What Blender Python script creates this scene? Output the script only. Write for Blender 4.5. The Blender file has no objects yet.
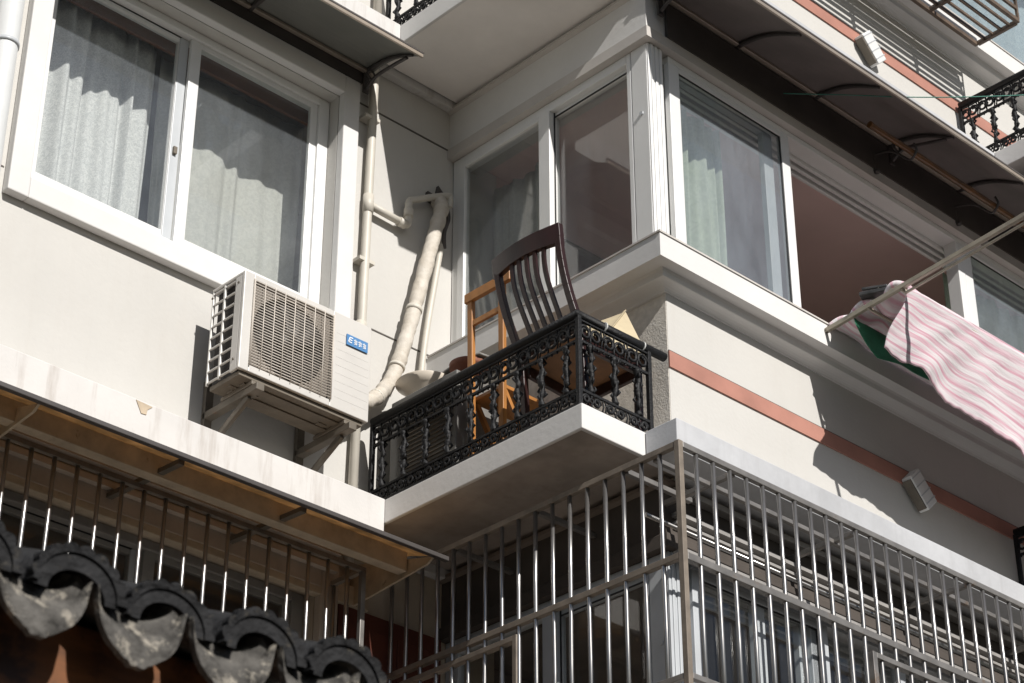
import bpy, bmesh, math, random
from mathutils import Vector, Matrix
random.seed(7)
SC = bpy.context.scene
COL = SC.collection
PI = math.pi
GZ = -1.6            # street level (the camera stands 1.6 m above it, at the origin)
H = 2.85             # storey height

# ------------------------------------------------------------------ materials
def new_mat(name):
    m = bpy.data.materials.new(name); m.use_nodes = True
    nt = m.node_tree; nt.nodes.clear()
    return m, nt, nt.nodes.new('ShaderNodeOutputMaterial')

def N(nt, t, **kw):
    n = nt.nodes.new(t)
    for k, v in kw.items():
        if k in n.inputs.keys() if hasattr(n.inputs, 'keys') else False:
            n.inputs[k].default_value = v
        else:
            setattr(n, k, v)
    return n

def rgba(c): return (c[0], c[1], c[2], 1.0)

def mat(name, col, rough=0.6, metal=0.0, var=0.06, scale=6.0, bump=0.0, bscale=60.0, col2=None, spots=None,
        streak=None, stretch=(1, 1, 1), spec=0.5):
    m, nt, out = new_mat(name)
    L = nt.links.new
    b = nt.nodes.new('ShaderNodeBsdfPrincipled')
    b.inputs['Roughness'].default_value = rough
    b.inputs['Metallic'].default_value = metal
    b.inputs['Specular IOR Level'].default_value = spec
    L(b.outputs[0], out.inputs[0])
    tc = nt.nodes.new('ShaderNodeTexCoord')
    mp = nt.nodes.new('ShaderNodeMapping'); mp.inputs['Scale'].default_value = stretch
    L(tc.outputs['Object'], mp.inputs[0])
    nz = nt.nodes.new('ShaderNodeTexNoise'); nz.inputs['Scale'].default_value = scale
    nz.inputs['Detail'].default_value = 7; nz.inputs['Roughness'].default_value = 0.62
    L(mp.outputs[0], nz.inputs[0])
    mx = nt.nodes.new('ShaderNodeMix'); mx.data_type = 'RGBA'
    c2 = col2 if col2 else tuple(max(0, x * (1 - 2 * var)) for x in col)
    c1 = col if col2 else tuple(min(1, x * (1 + var)) for x in col)
    mx.inputs['A'].default_value = rgba(c1); mx.inputs['B'].default_value = rgba(c2)
    rp = nt.nodes.new('ShaderNodeMapRange')
    rp.inputs['From Min'].default_value = 0.35; rp.inputs['From Max'].default_value = 0.7
    L(nz.outputs[0], rp.inputs[0]); L(rp.outputs[0], mx.inputs['Factor'])
    cur = mx.outputs['Result']
    if spots:      # (colour, scale, threshold, soft)
        sc, ss, th, so = spots
        n2 = nt.nodes.new('ShaderNodeTexNoise'); n2.inputs['Scale'].default_value = ss; n2.inputs['Detail'].default_value = 9
        n2.inputs['Roughness'].default_value = 0.7
        L(tc.outputs['Object'], n2.inputs[0])
        r2 = nt.nodes.new('ShaderNodeMapRange'); r2.inputs['From Min'].default_value = th; r2.inputs['From Max'].default_value = th + so
        L(n2.outputs[0], r2.inputs[0])
        m2 = nt.nodes.new('ShaderNodeMix'); m2.data_type = 'RGBA'; m2.inputs['B'].default_value = rgba(sc)
        L(cur, m2.inputs['A']); L(r2.outputs[0], m2.inputs['Factor']); cur = m2.outputs['Result']
    if streak:     # (colour, amount): rain streaks running down the face
        sc, am = streak
        mp3 = nt.nodes.new('ShaderNodeMapping'); mp3.inputs['Scale'].default_value = (9, 9, 0.9)
        L(tc.outputs['Object'], mp3.inputs[0])
        n3 = nt.nodes.new('ShaderNodeTexNoise'); n3.inputs['Scale'].default_value = 1.6; n3.inputs['Detail'].default_value = 8
        n3.inputs['Roughness'].default_value = 0.68
        L(mp3.outputs[0], n3.inputs[0])
        r3 = nt.nodes.new('ShaderNodeMapRange'); r3.inputs['From Min'].default_value = 0.52; r3.inputs['From Max'].default_value = 0.78
        r3.inputs['To Max'].default_value = am
        L(n3.outputs[0], r3.inputs[0])
        m3 = nt.nodes.new('ShaderNodeMix'); m3.data_type = 'RGBA'; m3.inputs['B'].default_value = rgba(sc)
        L(cur, m3.inputs['A']); L(r3.outputs[0], m3.inputs['Factor']); cur = m3.outputs['Result']
    L(cur, b.inputs['Base Color'])
    if bump:
        nb = nt.nodes.new('ShaderNodeTexNoise'); nb.inputs['Scale'].default_value = bscale; nb.inputs['Detail'].default_value = 5
        L(tc.outputs['Object'], nb.inputs[0])
        bp = nt.nodes.new('ShaderNodeBump'); bp.inputs['Strength'].default_value = bump; bp.inputs['Distance'].default_value = 0.01
        L(nb.outputs[0], bp.inputs['Height']); L(bp.outputs[0], b.inputs['Normal'])
    return m

def glass_mat(name, dust=0.06, tint=(0.975, 0.985, 0.98), dcol=(0.62, 0.62, 0.6)):
    m, nt, out = new_mat(name); L = nt.links.new
    tr = nt.nodes.new('ShaderNodeBsdfTransparent'); tr.inputs[0].default_value = rgba(tint)
    gl = nt.nodes.new('ShaderNodeBsdfGlossy'); gl.inputs['Roughness'].default_value = 0.02
    fr = nt.nodes.new('ShaderNodeFresnel')
    gm = nt.nodes.new('ShaderNodeNewGeometry'); io = nt.nodes.new('ShaderNodeMath'); io.operation = 'MULTIPLY_ADD'
    L(gm.outputs['Backfacing'], io.inputs[0]); io.inputs[1].default_value = 1 / 1.5 - 1.5; io.inputs[2].default_value = 1.5
    L(io.outputs[0], fr.inputs[0])
    ms = nt.nodes.new('ShaderNodeMixShader'); L(fr.outputs[0], ms.inputs[0]); L(tr.outputs[0], ms.inputs[1]); L(gl.outputs[0], ms.inputs[2])
    df = nt.nodes.new('ShaderNodeBsdfDiffuse'); df.inputs[0].default_value = rgba(dcol)
    tc = nt.nodes.new('ShaderNodeTexCoord')
    mp = nt.nodes.new('ShaderNodeMapping'); mp.inputs['Scale'].default_value = (1, 1, 0.35)
    nz = nt.nodes.new('ShaderNodeTexNoise'); nz.inputs['Scale'].default_value = 5; nz.inputs['Detail'].default_value = 9; nz.inputs['Roughness'].default_value = .7
    L(tc.outputs['Object'], mp.inputs[0]); L(mp.outputs[0], nz.inputs[0])
    r = nt.nodes.new('ShaderNodeMapRange'); r.inputs['From Min'].default_value = .3; r.inputs['From Max'].default_value = .75
    r.inputs['To Min'].default_value = dust * .6; r.inputs['To Max'].default_value = dust * 1.5
    L(nz.outputs[0], r.inputs[0])
    m2 = nt.nodes.new('ShaderNodeMixShader'); L(r.outputs[0], m2.inputs[0]); L(ms.outputs[0], m2.inputs[1]); L(df.outputs[0], m2.inputs[2])
    L(m2.outputs[0], out.inputs[0])
    return m

def cloth_mat(name, col, col2, scale=60, trans=0.3, pattern='voronoi'):
    m, nt, out = new_mat(name); L = nt.links.new
    tc = nt.nodes.new('ShaderNodeTexCoord')
    if pattern == 'voronoi':
        v = nt.nodes.new('ShaderNodeTexNoise'); v.inputs['Scale'].default_value = scale; v.inputs['Detail'].default_value = 3
        v.inputs['Distortion'].default_value = 1.5
    else:
        v = nt.nodes.new('ShaderNodeTexNoise'); v.inputs['Scale'].default_value = scale
    L(tc.outputs['Object'], v.inputs[0])
    r = nt.nodes.new('ShaderNodeMapRange'); r.inputs['From Min'].default_value = .4; r.inputs['From Max'].default_value = .6
    L(v.outputs[0], r.inputs[0])
    mx = nt.nodes.new('ShaderNodeMix'); mx.data_type = 'RGBA'; mx.inputs['A'].default_value = rgba(col); mx.inputs['B'].default_value = rgba(col2)
    L(r.outputs[0], mx.inputs['Factor'])
    d = nt.nodes.new('ShaderNodeBsdfDiffuse'); t = nt.nodes.new('ShaderNodeBsdfTranslucent')
    L(mx.outputs['Result'], d.inputs[0]); L(mx.outputs['Result'], t.inputs[0])
    ms = nt.nodes.new('ShaderNodeMixShader'); ms.inputs[0].default_value = trans
    L(d.outputs[0], ms.inputs[1]); L(t.outputs[0], ms.inputs[2]); L(ms.outputs[0], out.inputs[0])
    return m

def towel_mat():
    m, nt, out = new_mat('striped_towelling'); L = nt.links.new
    uv = nt.nodes.new('ShaderNodeUVMap'); uv.uv_map = 'UVMap'
    sp = nt.nodes.new('ShaderNodeSeparateXYZ'); L(uv.outputs[0], sp.inputs[0])
    nz = nt.nodes.new('ShaderNodeTexNoise'); nz.inputs['Scale'].default_value = 4; nz.inputs['Detail'].default_value = 4
    L(uv.outputs[0], nz.inputs[0])
    w = nt.nodes.new('ShaderNodeMath'); w.operation = 'MULTIPLY_ADD'
    L(nz.outputs[0], w.inputs[0]); w.inputs[1].default_value = .09; L(sp.outputs['Y'], w.inputs[2])
    f = nt.nodes.new('ShaderNodeMath'); f.operation = 'MULTIPLY'; L(w.outputs[0], f.inputs[0]); f.inputs[1].default_value = 50
    s = nt.nodes.new('ShaderNodeMath'); s.operation = 'SINE'; L(f.outputs[0], s.inputs[0])
    f2 = nt.nodes.new('ShaderNodeMath'); f2.operation = 'MULTIPLY'; L(w.outputs[0], f2.inputs[0]); f2.inputs[1].default_value = 113
    s2 = nt.nodes.new('ShaderNodeMath'); s2.operation = 'SINE'; L(f2.outputs[0], s2.inputs[0])
    ad = nt.nodes.new('ShaderNodeMath'); ad.operation = 'MULTIPLY_ADD'; L(s2.outputs[0], ad.inputs[0]); ad.inputs[1].default_value = .5; L(s.outputs[0], ad.inputs[2])
    # broken, smeared stripes
    mpn = nt.nodes.new('ShaderNodeMapping'); mpn.inputs['Scale'].default_value = (5, 22, 1); L(uv.outputs[0], mpn.inputs[0])
    n5 = nt.nodes.new('ShaderNodeTexNoise'); n5.inputs['Scale'].default_value = 1.2; n5.inputs['Detail'].default_value = 6; L(mpn.outputs[0], n5.inputs[0])
    ad2 = nt.nodes.new('ShaderNodeMath'); ad2.operation = 'MULTIPLY_ADD'; L(n5.outputs[0], ad2.inputs[0]); ad2.inputs[1].default_value = 5.2; L(ad.outputs[0], ad2.inputs[2])
    r = nt.nodes.new('ShaderNodeMapRange'); r.inputs['From Min'].default_value = 2.1; r.inputs['From Max'].default_value = 4.1; L(ad2.outputs[0], r.inputs[0])
    mx = nt.nodes.new('ShaderNodeMix'); mx.data_type = 'RGBA'; mx.inputs['A'].default_value = (.80, .76, .77, 1); mx.inputs['B'].default_value = (.72, .43, .51, 1)
    L(r.outputs[0], mx.inputs['Factor'])
    d = nt.nodes.new('ShaderNodeBsdfDiffuse'); d.inputs['Roughness'].default_value = .8; L(mx.outputs['Result'], d.inputs[0])
    t = nt.nodes.new('ShaderNodeBsdfTranslucent'); L(mx.outputs['Result'], t.inputs[0])
    nb = nt.nodes.new('ShaderNodeTexNoise'); nb.inputs['Scale'].default_value = 22; nb.inputs['Detail'].default_value = 6; L(uv.outputs[0], nb.inputs[0])
    bp = nt.nodes.new('ShaderNodeBump'); bp.inputs['Strength'].default_value = .25; bp.inputs['Distance'].default_value = .02; L(nb.outputs[0], bp.inputs['Height']); L(bp.outputs[0], d.inputs['Normal'])
    ms = nt.nodes.new('ShaderNodeMixShader'); ms.inputs[0].default_value = .03
    L(d.outputs[0], ms.inputs[1]); L(t.outputs[0], ms.inputs[2]); L(ms.outputs[0], out.inputs[0])
    return m

def translucent_mat(name, col, trans=.5):
    m, nt, out = new_mat(name); L = nt.links.new
    tc = nt.nodes.new('ShaderNodeTexCoord')
    nz = nt.nodes.new('ShaderNodeTexNoise'); nz.inputs['Scale'].default_value = 9; nz.inputs['Detail'].default_value = 8; L(tc.outputs['Object'], nz.inputs[0])
    r = nt.nodes.new('ShaderNodeMapRange'); r.inputs['From Min'].default_value = .35; r.inputs['From Max'].default_value = .7; L(nz.outputs[0], r.inputs[0])
    mx = nt.nodes.new('ShaderNodeMix'); mx.data_type = 'RGBA'; mx.inputs['A'].default_value = rgba(col); mx.inputs['B'].default_value = rgba(tuple(x * .55 for x in col)); L(r.outputs[0], mx.inputs['Factor'])
    d = nt.nodes.new('ShaderNodeBsdfDiffuse'); t = nt.nodes.new('ShaderNodeBsdfTranslucent')
    L(mx.outputs['Result'], d.inputs[0]); L(mx.outputs['Result'], t.inputs[0])
    ms = nt.nodes.new('ShaderNodeMixShader'); ms.inputs[0].default_value = trans
    L(d.outputs[0], ms.inputs[1]); L(t.outputs[0], ms.inputs[2]); L(ms.outputs[0], out.inputs[0])
    return m

M = dict(
    wall=mat('cream_wall_paint', (.535, .52, .492), .85, var=.025, scale=1.6, bump=.12, bscale=45, spots=((.49, .46, .42), 1.3, .66, .2), streak=((.46, .43, .39), .22)),
    rough=mat('rough_plaster', (.70, .66, .60), .95, var=.09, scale=28, bump=.3, bscale=110),
    white=mat('white_trim_paint', (.66, .65, .635), .75, var=.03, scale=3, bump=.1, bscale=40),
    soffit=mat('soffit_paint', (.52, .49, .46), .9, var=.06, scale=2.2, bump=.08, bscale=50),
    sillgrey=mat('speckled_sill_paint', (.66, .65, .63), .9, var=.10, scale=34, bump=.25, bscale=120),
    ledge=mat('stained_ledge_paint', (.61, .595, .58), .8, var=.04, scale=2.5, bump=.1, bscale=50, streak=((.30, .25, .21), .6)),
    pink=mat('terracotta_band_paint', (.40, .19, .145), .85, var=.08, scale=5),
    lowwall=mat('grey_brown_lower_wall', (.20, .165, .14), .9, var=.1, scale=4, bump=.15),  # grey-brown tone given to the lower storey only
    tanwall=mat('tan_lower_wall_paint', (.46, .385, .30), .9, var=.1, scale=3, bump=.12),
    lowtrim=mat('tan_lower_trim', (.48, .41, .34), .85, var=.1, scale=5),  # browner, darker trim than on the storeys above
    shadedsoffit=mat('shaded_spotted_soffit_paint', (.34, .295, .26), .9, var=.16, scale=3.5, spots=((.22, .18, .15), 4, .56, .2)),  # soffit colour darkened for the shade under the slab, plus dirt spots
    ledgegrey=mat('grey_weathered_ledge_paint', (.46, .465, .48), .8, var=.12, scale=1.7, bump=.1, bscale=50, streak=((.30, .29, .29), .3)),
    litsoffit=mat('lit_soffit_paint', (.80, .765, .73), .9, var=.05, scale=2),  # same soffit, lightened in colour for the bounce light it catches
    lowpvc=mat('shaded_window_frame', (.32, .305, .29), .5, var=.1),  # white frame colour darkened to carry the lower storey's shade
    joint=mat('dark_joint', (.10, .09, .08), .9),
    lintel=mat('lintel_paint', (.45, .42, .40), .9, var=.06, scale=3, bump=.1),
    pvc=mat('white_pvc', (.72, .72, .71), .35, var=.02, scale=4),
    pvcgrey=mat('grey_pvc', (.48, .50, .52), .4, var=.03),
    gasket=mat('black_gasket', (.02, .02, .022), .6),
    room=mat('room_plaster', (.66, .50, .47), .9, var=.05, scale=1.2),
    roomdark=mat('shaded_room_plaster', (.20, .17, .15), .9),  # room plaster with the interior's shade put into its colour
    floor=mat('room_floor_wood', (.35, .2, .12), .5),
    wood_red=mat('redwood_pelmet', (.17, .055, .02), .6),
    glass=glass_mat('window_glass', .06, dcol=(.50, .54, .60)),
    glassdusty=glass_mat('dusty_window_glass', .15, dcol=(.39, .44, .50)),
    glassclean=glass_mat('clean_window_glass', .012, dcol=(.5, .5, .5)),
    lace=cloth_mat('white_lace', (.86, .86, .85), (.66, .67, .67), 75, .3),
    lacegrey=cloth_mat('plain_voile', (.66, .66, .62), (.58, .58, .55), 40, .3),
    greencloth=cloth_mat('pale_green_cloth', (.60, .66, .55), (.53, .59, .49), 30, .3),
    bluecloth=cloth_mat('pale_blue_cloth', (.6, .7, .72), (.5, .6, .64), 30, .3),
    acbody=mat('ac_white_enamel', (.58, .56, .53), .4, var=.04, scale=3, spots=((.42, .37, .3), 5, .64, .2)),
    acgrille=mat('ac_grille_plastic', (.66, .60, .53), .5, var=.05),
    acshroud=mat('ac_shroud_plastic', (.27, .235, .20), .6, var=.08),
    acdark=mat('ac_dark_interior', (.035, .03, .028), .7),
    acfan=mat('ac_fan_plastic', (.035, .03, .027), .5),
    acbase=mat('ac_base_steel', (.16, .135, .105), .6, var=.12, scale=9, spots=((.22, .12, .06), 7, .62, .15)),
    badge=mat('blue_badge', (.08, .22, .45), .4, var=.02),
    badgeink=mat('white_print', (.85, .87, .9), .5, var=.01),
    bracket=mat('dusty_bracket_steel', (.14, .12, .095), .6, var=.12, scale=14, spots=((.2, .1, .05), 12, .6, .15)),
    wrap=mat('pipe_wrap_tape', (.60, .555, .49), .7, var=.07, scale=14, bump=.6, bscale=30, col2=(.46, .41, .34)),
    pipe=mat('cream_pvc_pipe', (.56, .525, .46), .5, var=.05, scale=5),
    pipewhite=mat('white_pvc_pipe', (.60, .61, .61), .45, var=.03),
    awn=mat('awning_brown_sheet', (.17, .145, .138), .55, var=.08, scale=4),
    awngrey=mat('awning_grey_sheet', (.17, .17, .155), .55, var=.06, scale=3),
    awntrim=mat('awning_edge_metal', (.42, .36, .30), .4, metal=.5, var=.08),
    awndark=mat('awning_dark_steel', (.065, .057, .054), .5, var=.1),
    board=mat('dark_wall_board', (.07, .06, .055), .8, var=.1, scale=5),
    ochre=translucent_mat('ochre_polycarbonate', (.58, .42, .25), .5),
    gusset=mat('tan_gusset_plate', (.50, .41, .30), .7, var=.14, scale=10, spots=((.12, .07, .04), 9, .62, .1)),
    iron=mat('black_cast_iron', (.008, .008, .009), .6, var=.2, scale=20, bump=.4, bscale=90, spec=.35),
    tie=mat('clear_tie', (.75, .75, .72), .4),
    mahog=mat('mahogany_lacquer', (.028, .009, .008), .36, var=.25, scale=9, stretch=(1, 1, .2)),
    seat=mat('chair_seat_board', (.20, .095, .04), .7, var=.15, scale=8),
    orange=mat('orange_pine', (.38, .16, .038), .45, var=.16, scale=10, stretch=(1, 1, .15)),
    card=mat('beige_cardboard', (.50, .42, .28), .8, var=.07, scale=10),
    terracotta=mat('terracotta_clay', (.20, .075, .045), .75, var=.12, scale=12),
    bowl=mat('pale_bowl_ceramic', (.62, .55, .46), .5, var=.05),
    condenser=mat('dark_condenser_paint', (.16, .155, .145), .6, var=.1),
    steel=mat('stainless_bar', (.36, .35, .34), .30, metal=.85, var=.06, scale=10),
    steelrail=mat('weathered_steel_rail', (.25, .235, .22), .45, metal=.5, var=.14, scale=10, spots=((.22, .13, .07), 8, .58, .15)),
    rustrail=mat('tan_rusted_rail', (.21, .175, .14), .6, metal=.1, var=.18, scale=9, spots=((.2, .1, .05), 7, .6, .15)),
    bamboo=mat('orange_bamboo', (.12, .05, .012), .4, var=.25, scale=8),
    pole=mat('drying_arm_metal', (.36, .32, .255), .35, metal=.35, var=.12, scale=12),
    towel=towel_mat(),
    pinkback=cloth_mat('pink_towel_back', (.62, .43, .44), (.42, .23, .25), 9, .02, 'noise'),
    greenplastic=mat('green_cloth', (.025, .19, .10), .7, var=.15, scale=8),
    clip=mat('grey_black_clip', (.05, .05, .05), .5, var=.3, scale=20),
    wire=mat('green_wire', (.04, .20, .15), .5),
    reddoor=mat('dark_red_door', (.10, .026, .014), .5, var=.15, scale=6),
    tile=mat('grey_clay_tile', (.085, .080, .073), .9, var=.35, scale=22, bump=1.0, bscale=55, spots=((.27, .245, .205), 30, .53, .10), spec=.2),
    tiledark=mat('dark_clay_tile', (.021, .021, .022), .85, var=.25, scale=16, bump=1.0, bscale=60, spots=((.07, .062, .05), 24, .58, .12), spec=.2),
    fascia=mat('orange_timber', (.17, .062, .018), .6, var=.3, scale=6, stretch=(.5, 1, 3), spots=((.04, .016, .008), 7, .52, .12)),
    rackmetal=mat('brown_rack_steel', (.12, .085, .06), .5, var=.2, scale=12),
    shelf=mat('white_wire_shelf', (.7, .7, .7), .5),
    ground=mat('paving', (.075, .066, .058), .9, var=.12, scale=1.2),
    blockbank=mat('added_bank_green', (.045, .055, .03), .95, var=.4, scale=.6),  # dark cover of the added, unseen bank
    darkrender=mat('dark_lintel_render', (.075, .062, .053), .9, var=.12, scale=5),
    leaf=mat('yellowish_leaf', (.16, .16, .03), .6, var=.3, scale=20),
)

# ------------------------------------------------------------------ mesh builder
def wloc(o):
    v = Vector((0, 0, 0))
    while o is not None:
        v = v + o.location; o = o.parent
    return v

class MB:
    def __init__(s): s.v = []; s.f = []; s.sm = []; s.uv = None
    def add(s, vs, fs, smooth=False):
        o = len(s.v); s.v += [Vector(p) for p in vs]
        for f in fs: s.f.append([o + i for i in f]); s.sm.append(smooth)
        return s
    def box(s, x0, x1, y0, y1, z0, z1):
        if x0 > x1: x0, x1 = x1, x0
        if y0 > y1: y0, y1 = y1, y0
        if z0 > z1: z0, z1 = z1, z0
        return s.add([(x0, y0, z0), (x1, y0, z0), (x1, y1, z0), (x0, y1, z0), (x0, y0, z1), (x1, y0, z1), (x1, y1, z1), (x0, y1, z1)],
                     [(0, 3, 2, 1), (4, 5, 6, 7), (0, 1, 5, 4), (1, 2, 6, 5), (2, 3, 7, 6), (3, 0, 4, 7)])
    def bar(s, a, b, w, h, up=(0, 0, 1)):
        a = Vector(a); b = Vector(b); d = (b - a).normalized(); u = Vector(up)
        r = d.cross(u)
        if r.length < 1e-4: r = d.cross(Vector((1, 0, 0)))
        r.normalize(); u = r.cross(d).normalized()
        vs = []
        for p in (a, b):
            for i, j in ((-1, -1), (1, -1), (1, 1), (-1, 1)): vs.append(p + r * (w / 2 * i) + u * (h / 2 * j))
        return s.add(vs, [(0, 1, 2, 3), (7, 6, 5, 4), (0, 4, 5, 1), (1, 5, 6, 2), (2, 6, 7, 3), (3, 7, 4, 0)])
    def poly_prism(s, pts, d):
        """closed polygon pts (3d) swept by the vector d"""
        n = len(pts); d = Vector(d); vs = [Vector(p) for p in pts] + [Vector(p) + d for p in pts]
        fs = [list(range(n - 1, -1, -1)), list(range(n, 2 * n))] + [(i, (i + 1) % n, n + (i + 1) % n, n + i) for i in range(n)]
        return s.add(vs, fs)
    def tube(s, pts, r, n=10, caps=True, closed=False):
        pts = [Vector(p) for p in pts]; m = len(pts)
        rr = r if isinstance(r, (list, tuple)) else [r] * m
        vs = []; ref = None
        for i, p in enumerate(pts):
            if closed: t = pts[(i + 1) % m] - pts[i - 1]
            else: t = (pts[min(i + 1, m - 1)] - pts[max(i - 1, 0)])
            t.normalize()
            if ref is None: ref = t.orthogonal().normalized()
            ref = (ref - t * ref.dot(t)); ref.normalize(); b = t.cross(ref)
            for k in range(n):
                a = 2 * PI * k / n; vs.append(p + (ref * math.cos(a) + b * math.sin(a)) * rr[i])
        fs = []
        for i in range(m if closed else m - 1):
            j = (i + 1) % m
            for k in range(n): fs.append((i * n + k, i * n + (k + 1) % n, j * n + (k + 1) % n, j * n + k))
        s.add(vs, fs, True)
        if caps and not closed:
            o = len(s.v) - m * n
            s.f.append([o + k for k in range(n - 1, -1, -1)]); s.sm.append(False)
            s.f.append([o + (m - 1) * n + k for k in range(n)]); s.sm.append(False)
        return s
    def lathe(s, c, prof, n=24, axis='z'):
        c = Vector(c); vs = []
        for r, h in prof:
            for k in range(n):
                a = 2 * PI * k / n
                p = (r * math.cos(a), r * math.sin(a), h) if axis == 'z' else (r * math.cos(a), h, r * math.sin(a))
                vs.append(c + Vector(p))
        fs = [(i * n + k, i * n + (k + 1) % n, (i + 1) * n + (k + 1) % n, (i + 1) * n + k) for i in range(len(prof) - 1) for k in range(n)]
        return s.add(vs, fs, True)
    def sheet(s, nu, nv, fn, smooth=True):
        vs = [fn(i / nu, j / nv) for j in range(nv + 1) for i in range(nu + 1)]
        s.uv = [(i / nu, j / nv) for j in range(nv + 1) for i in range(nu + 1)]
        fs = [(j * (nu + 1) + i, j * (nu + 1) + i + 1, (j + 1) * (nu + 1) + i + 1, (j + 1) * (nu + 1) + i) for j in range(nv) for i in range(nu)]
        return s.add(vs, fs, smooth)
    def build(s, name, material, parent=None, bev=0.0, solid=0.0, loc=None, fix=True):
        me = bpy.data.meshes.new(name)
        o = bpy.data.objects.new(name, me); COL.objects.link(o)
        if parent is not None: o.parent = parent; org = wloc(parent)
        else:
            org = Vector(loc) if loc else Vector((0, 0, 0)); o.location = org
        me.from_pydata([tuple(p - org) for p in s.v], [], s.f)
        me.polygons.foreach_set('use_smooth', s.sm)
        if s.uv:
            ul = me.uv_layers.new(name='UVMap')
            for lp in me.loops: ul.data[lp.index].uv = s.uv[lp.vertex_index]
        me.materials.append(M[material] if isinstance(material, str) else material)
        if fix and not s.uv:
            bm = bmesh.new(); bm.from_mesh(me); bmesh.ops.recalc_face_normals(bm, faces=bm.faces); bm.to_mesh(me); bm.free()
        me.update()
        if solid:
            md = o.modifiers.new('thickness', 'SOLIDIFY'); md.thickness = solid; md.offset = 0
        if bev:
            md = o.modifiers.new('edge', 'BEVEL'); md.width = bev; md.segments = 2; md.limit_method = 'ANGLE'; md.angle_limit = math.radians(50)
            md.harden_normals = False
        return o

def tag(o, label=None, cat=None, group=None, kind=None):
    if label: o['label'] = label
    if cat: o['category'] = cat
    if group: o['group'] = group
    if kind: o['kind'] = kind
    return o
def thing(name, loc, label, cat, group=None):
    o = bpy.data.objects.new(name, None); COL.objects.link(o); o.location = loc; o.empty_display_size = .1
    return tag(o, label, cat, group)
def copy_tree(o, parent=None):
    c = o.copy(); COL.objects.link(c)
    if parent is not None: c.parent = parent
    for ch in list(o.children): copy_tree(ch, c)
    return c

def wall_grid(mb, axis, c0, c1, us, zs, holes):
    """slab between c0 and c1 on `axis` ('x' or 'y'); us / zs are cut lines; holes are (u0,u1,z0,z1)"""
    def inh(u, z): return any(h[0] < u < h[1] and h[2] < z < h[3] for h in holes)
    nu, nz = len(us) - 1, len(zs) - 1
    solid = [[not inh((us[i] + us[i + 1]) / 2, (zs[j] + zs[j + 1]) / 2) for j in range(nz)] for i in range(nu)]
    def P(u, c, z): return (u, c, z) if axis == 'y' else (c, u, z)
    for i in range(nu):
        for j in range(nz):
            if not solid[i][j]: continue
            u0, u1, z0, z1 = us[i], us[i + 1], zs[j], zs[j + 1]
            mb.add([P(u0, c0, z0), P(u1, c0, z0), P(u1, c0, z1), P(u0, c0, z1)], [(0, 1, 2, 3)])
            mb.add([P(u0, c1, z0), P(u1, c1, z0), P(u1, c1, z1), P(u0, c1, z1)], [(3, 2, 1, 0)])
            def side(a, b): mb.add([P(a[0], c0, a[1]), P(b[0], c0, b[1]), P(b[0], c1, b[1]), P(a[0], c1, a[1])], [(0, 1, 2, 3)])
            if i == 0 or not solid[i - 1][j]: side((u0, z0), (u0, z1))
            if i == nu - 1 or not solid[i + 1][j]: side((u1, z0), (u1, z1))
            if j == 0 or not solid[i][j - 1]: side((u0, z0), (u1, z0))
            if j == nz - 1 or not solid[i][j + 1]: side((u0, z1), (u1, z1))
    return mb

def ring(mb, axis, c0, c1, u0, u1, z0, z1, wl, wr, wb, wt):
    """rectangular frame: butted bars, outer u0..u1 / z0..z1"""
    def B(a0, a1, b0, b1):
        if axis == 'y': mb.box(a0, a1, c0, c1, b0, b1)
        else: mb.box(c0, c1, a0, a1, b0, b1)
    B(u0, u0 + wl, z0, z1); B(u1 - wr, u1, z0, z1)
    B(u0 + wl, u1 - wr, z0, z0 + wb); B(u0 + wl, u1 - wr, z1 - wt, z1)
    return mb

YA, XB, YC = 7.363, 6.578, 5.865        # wall planes: recessed front, bay side, bay front
CA = 2.2                                # left end of the modelled facade
CR = 12.6                               # right end

# ------------------------------------------------------------------ setting
g = MB(); g.add([(-220, -220, GZ), (220, -220, GZ), (220, 220, GZ), (-220, 220, GZ)], [(0, 1, 2, 3)])
tag(g.build('ground', 'ground', fix=False), kind='structure')

hb = MB(); rh = random.Random(5); na, nr = 90, 14; vs = []  # unseen bank added behind the camera to block low sky light
for r in range(nr + 1):
    for a in range(na + 1):
        t = math.radians(-205 + 230 * a / na); rad = 15 + 40 * (r / nr) ** 1.3
        hh = 9.5 * min(1, (r / nr) * 2.6) ** .8 * (.8 + .2 * math.sin(a * .31) + .12 * math.sin(a * .83 + 1)) + (rh.uniform(-.7, .7) if r else 0)
        vs.append((5 + rad * math.cos(t), 1 + rad * math.sin(t), GZ + .01 + max(0, hh)))
hb.add(vs, [(r * (na + 1) + a, r * (na + 1) + a + 1, (r + 1) * (na + 1) + a + 1, (r + 1) * (na + 1) + a) for r in range(nr) for a in range(na)], True)
tag(hb.build('light_block_bank', 'blockbank', fix=False), kind='structure')

BLD = thing('apartment_building', (7.0, 8.0, GZ), 'cream apartment building with a projecting window bay and terracotta bands', 'building')

# recessed front wall with a window opening on each of three storeys
SURR = (3.866, 5.836, 5.487, 7.10); OPEN = (3.974, 5.733, 5.600, 6.985)
zs = [4.42]; holes = []
for k in (0, 1):
    zs += [OPEN[2] + k * H, OPEN[3] + k * H]; holes.append((OPEN[0], OPEN[1], OPEN[2] + k * H, OPEN[3] + k * H))
zs.append(11.5)
w = MB(); wall_grid(w, 'y', YA, YA + .2, [CA, OPEN[0], OPEN[1], XB + .3], zs, holes)
WA = w.build('wall', 'wall', BLD)
w = MB(); wall_grid(w, 'y', YA, YA + .2, [CA, OPEN[0], OPEN[1], XB + .3], [GZ, OPEN[2] - H, OPEN[3] - H, 4.419], [(OPEN[0], OPEN[1], OPEN[2] - H, OPEN[3] - H)])
w.build('wall', 'tanwall', BLD)
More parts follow.
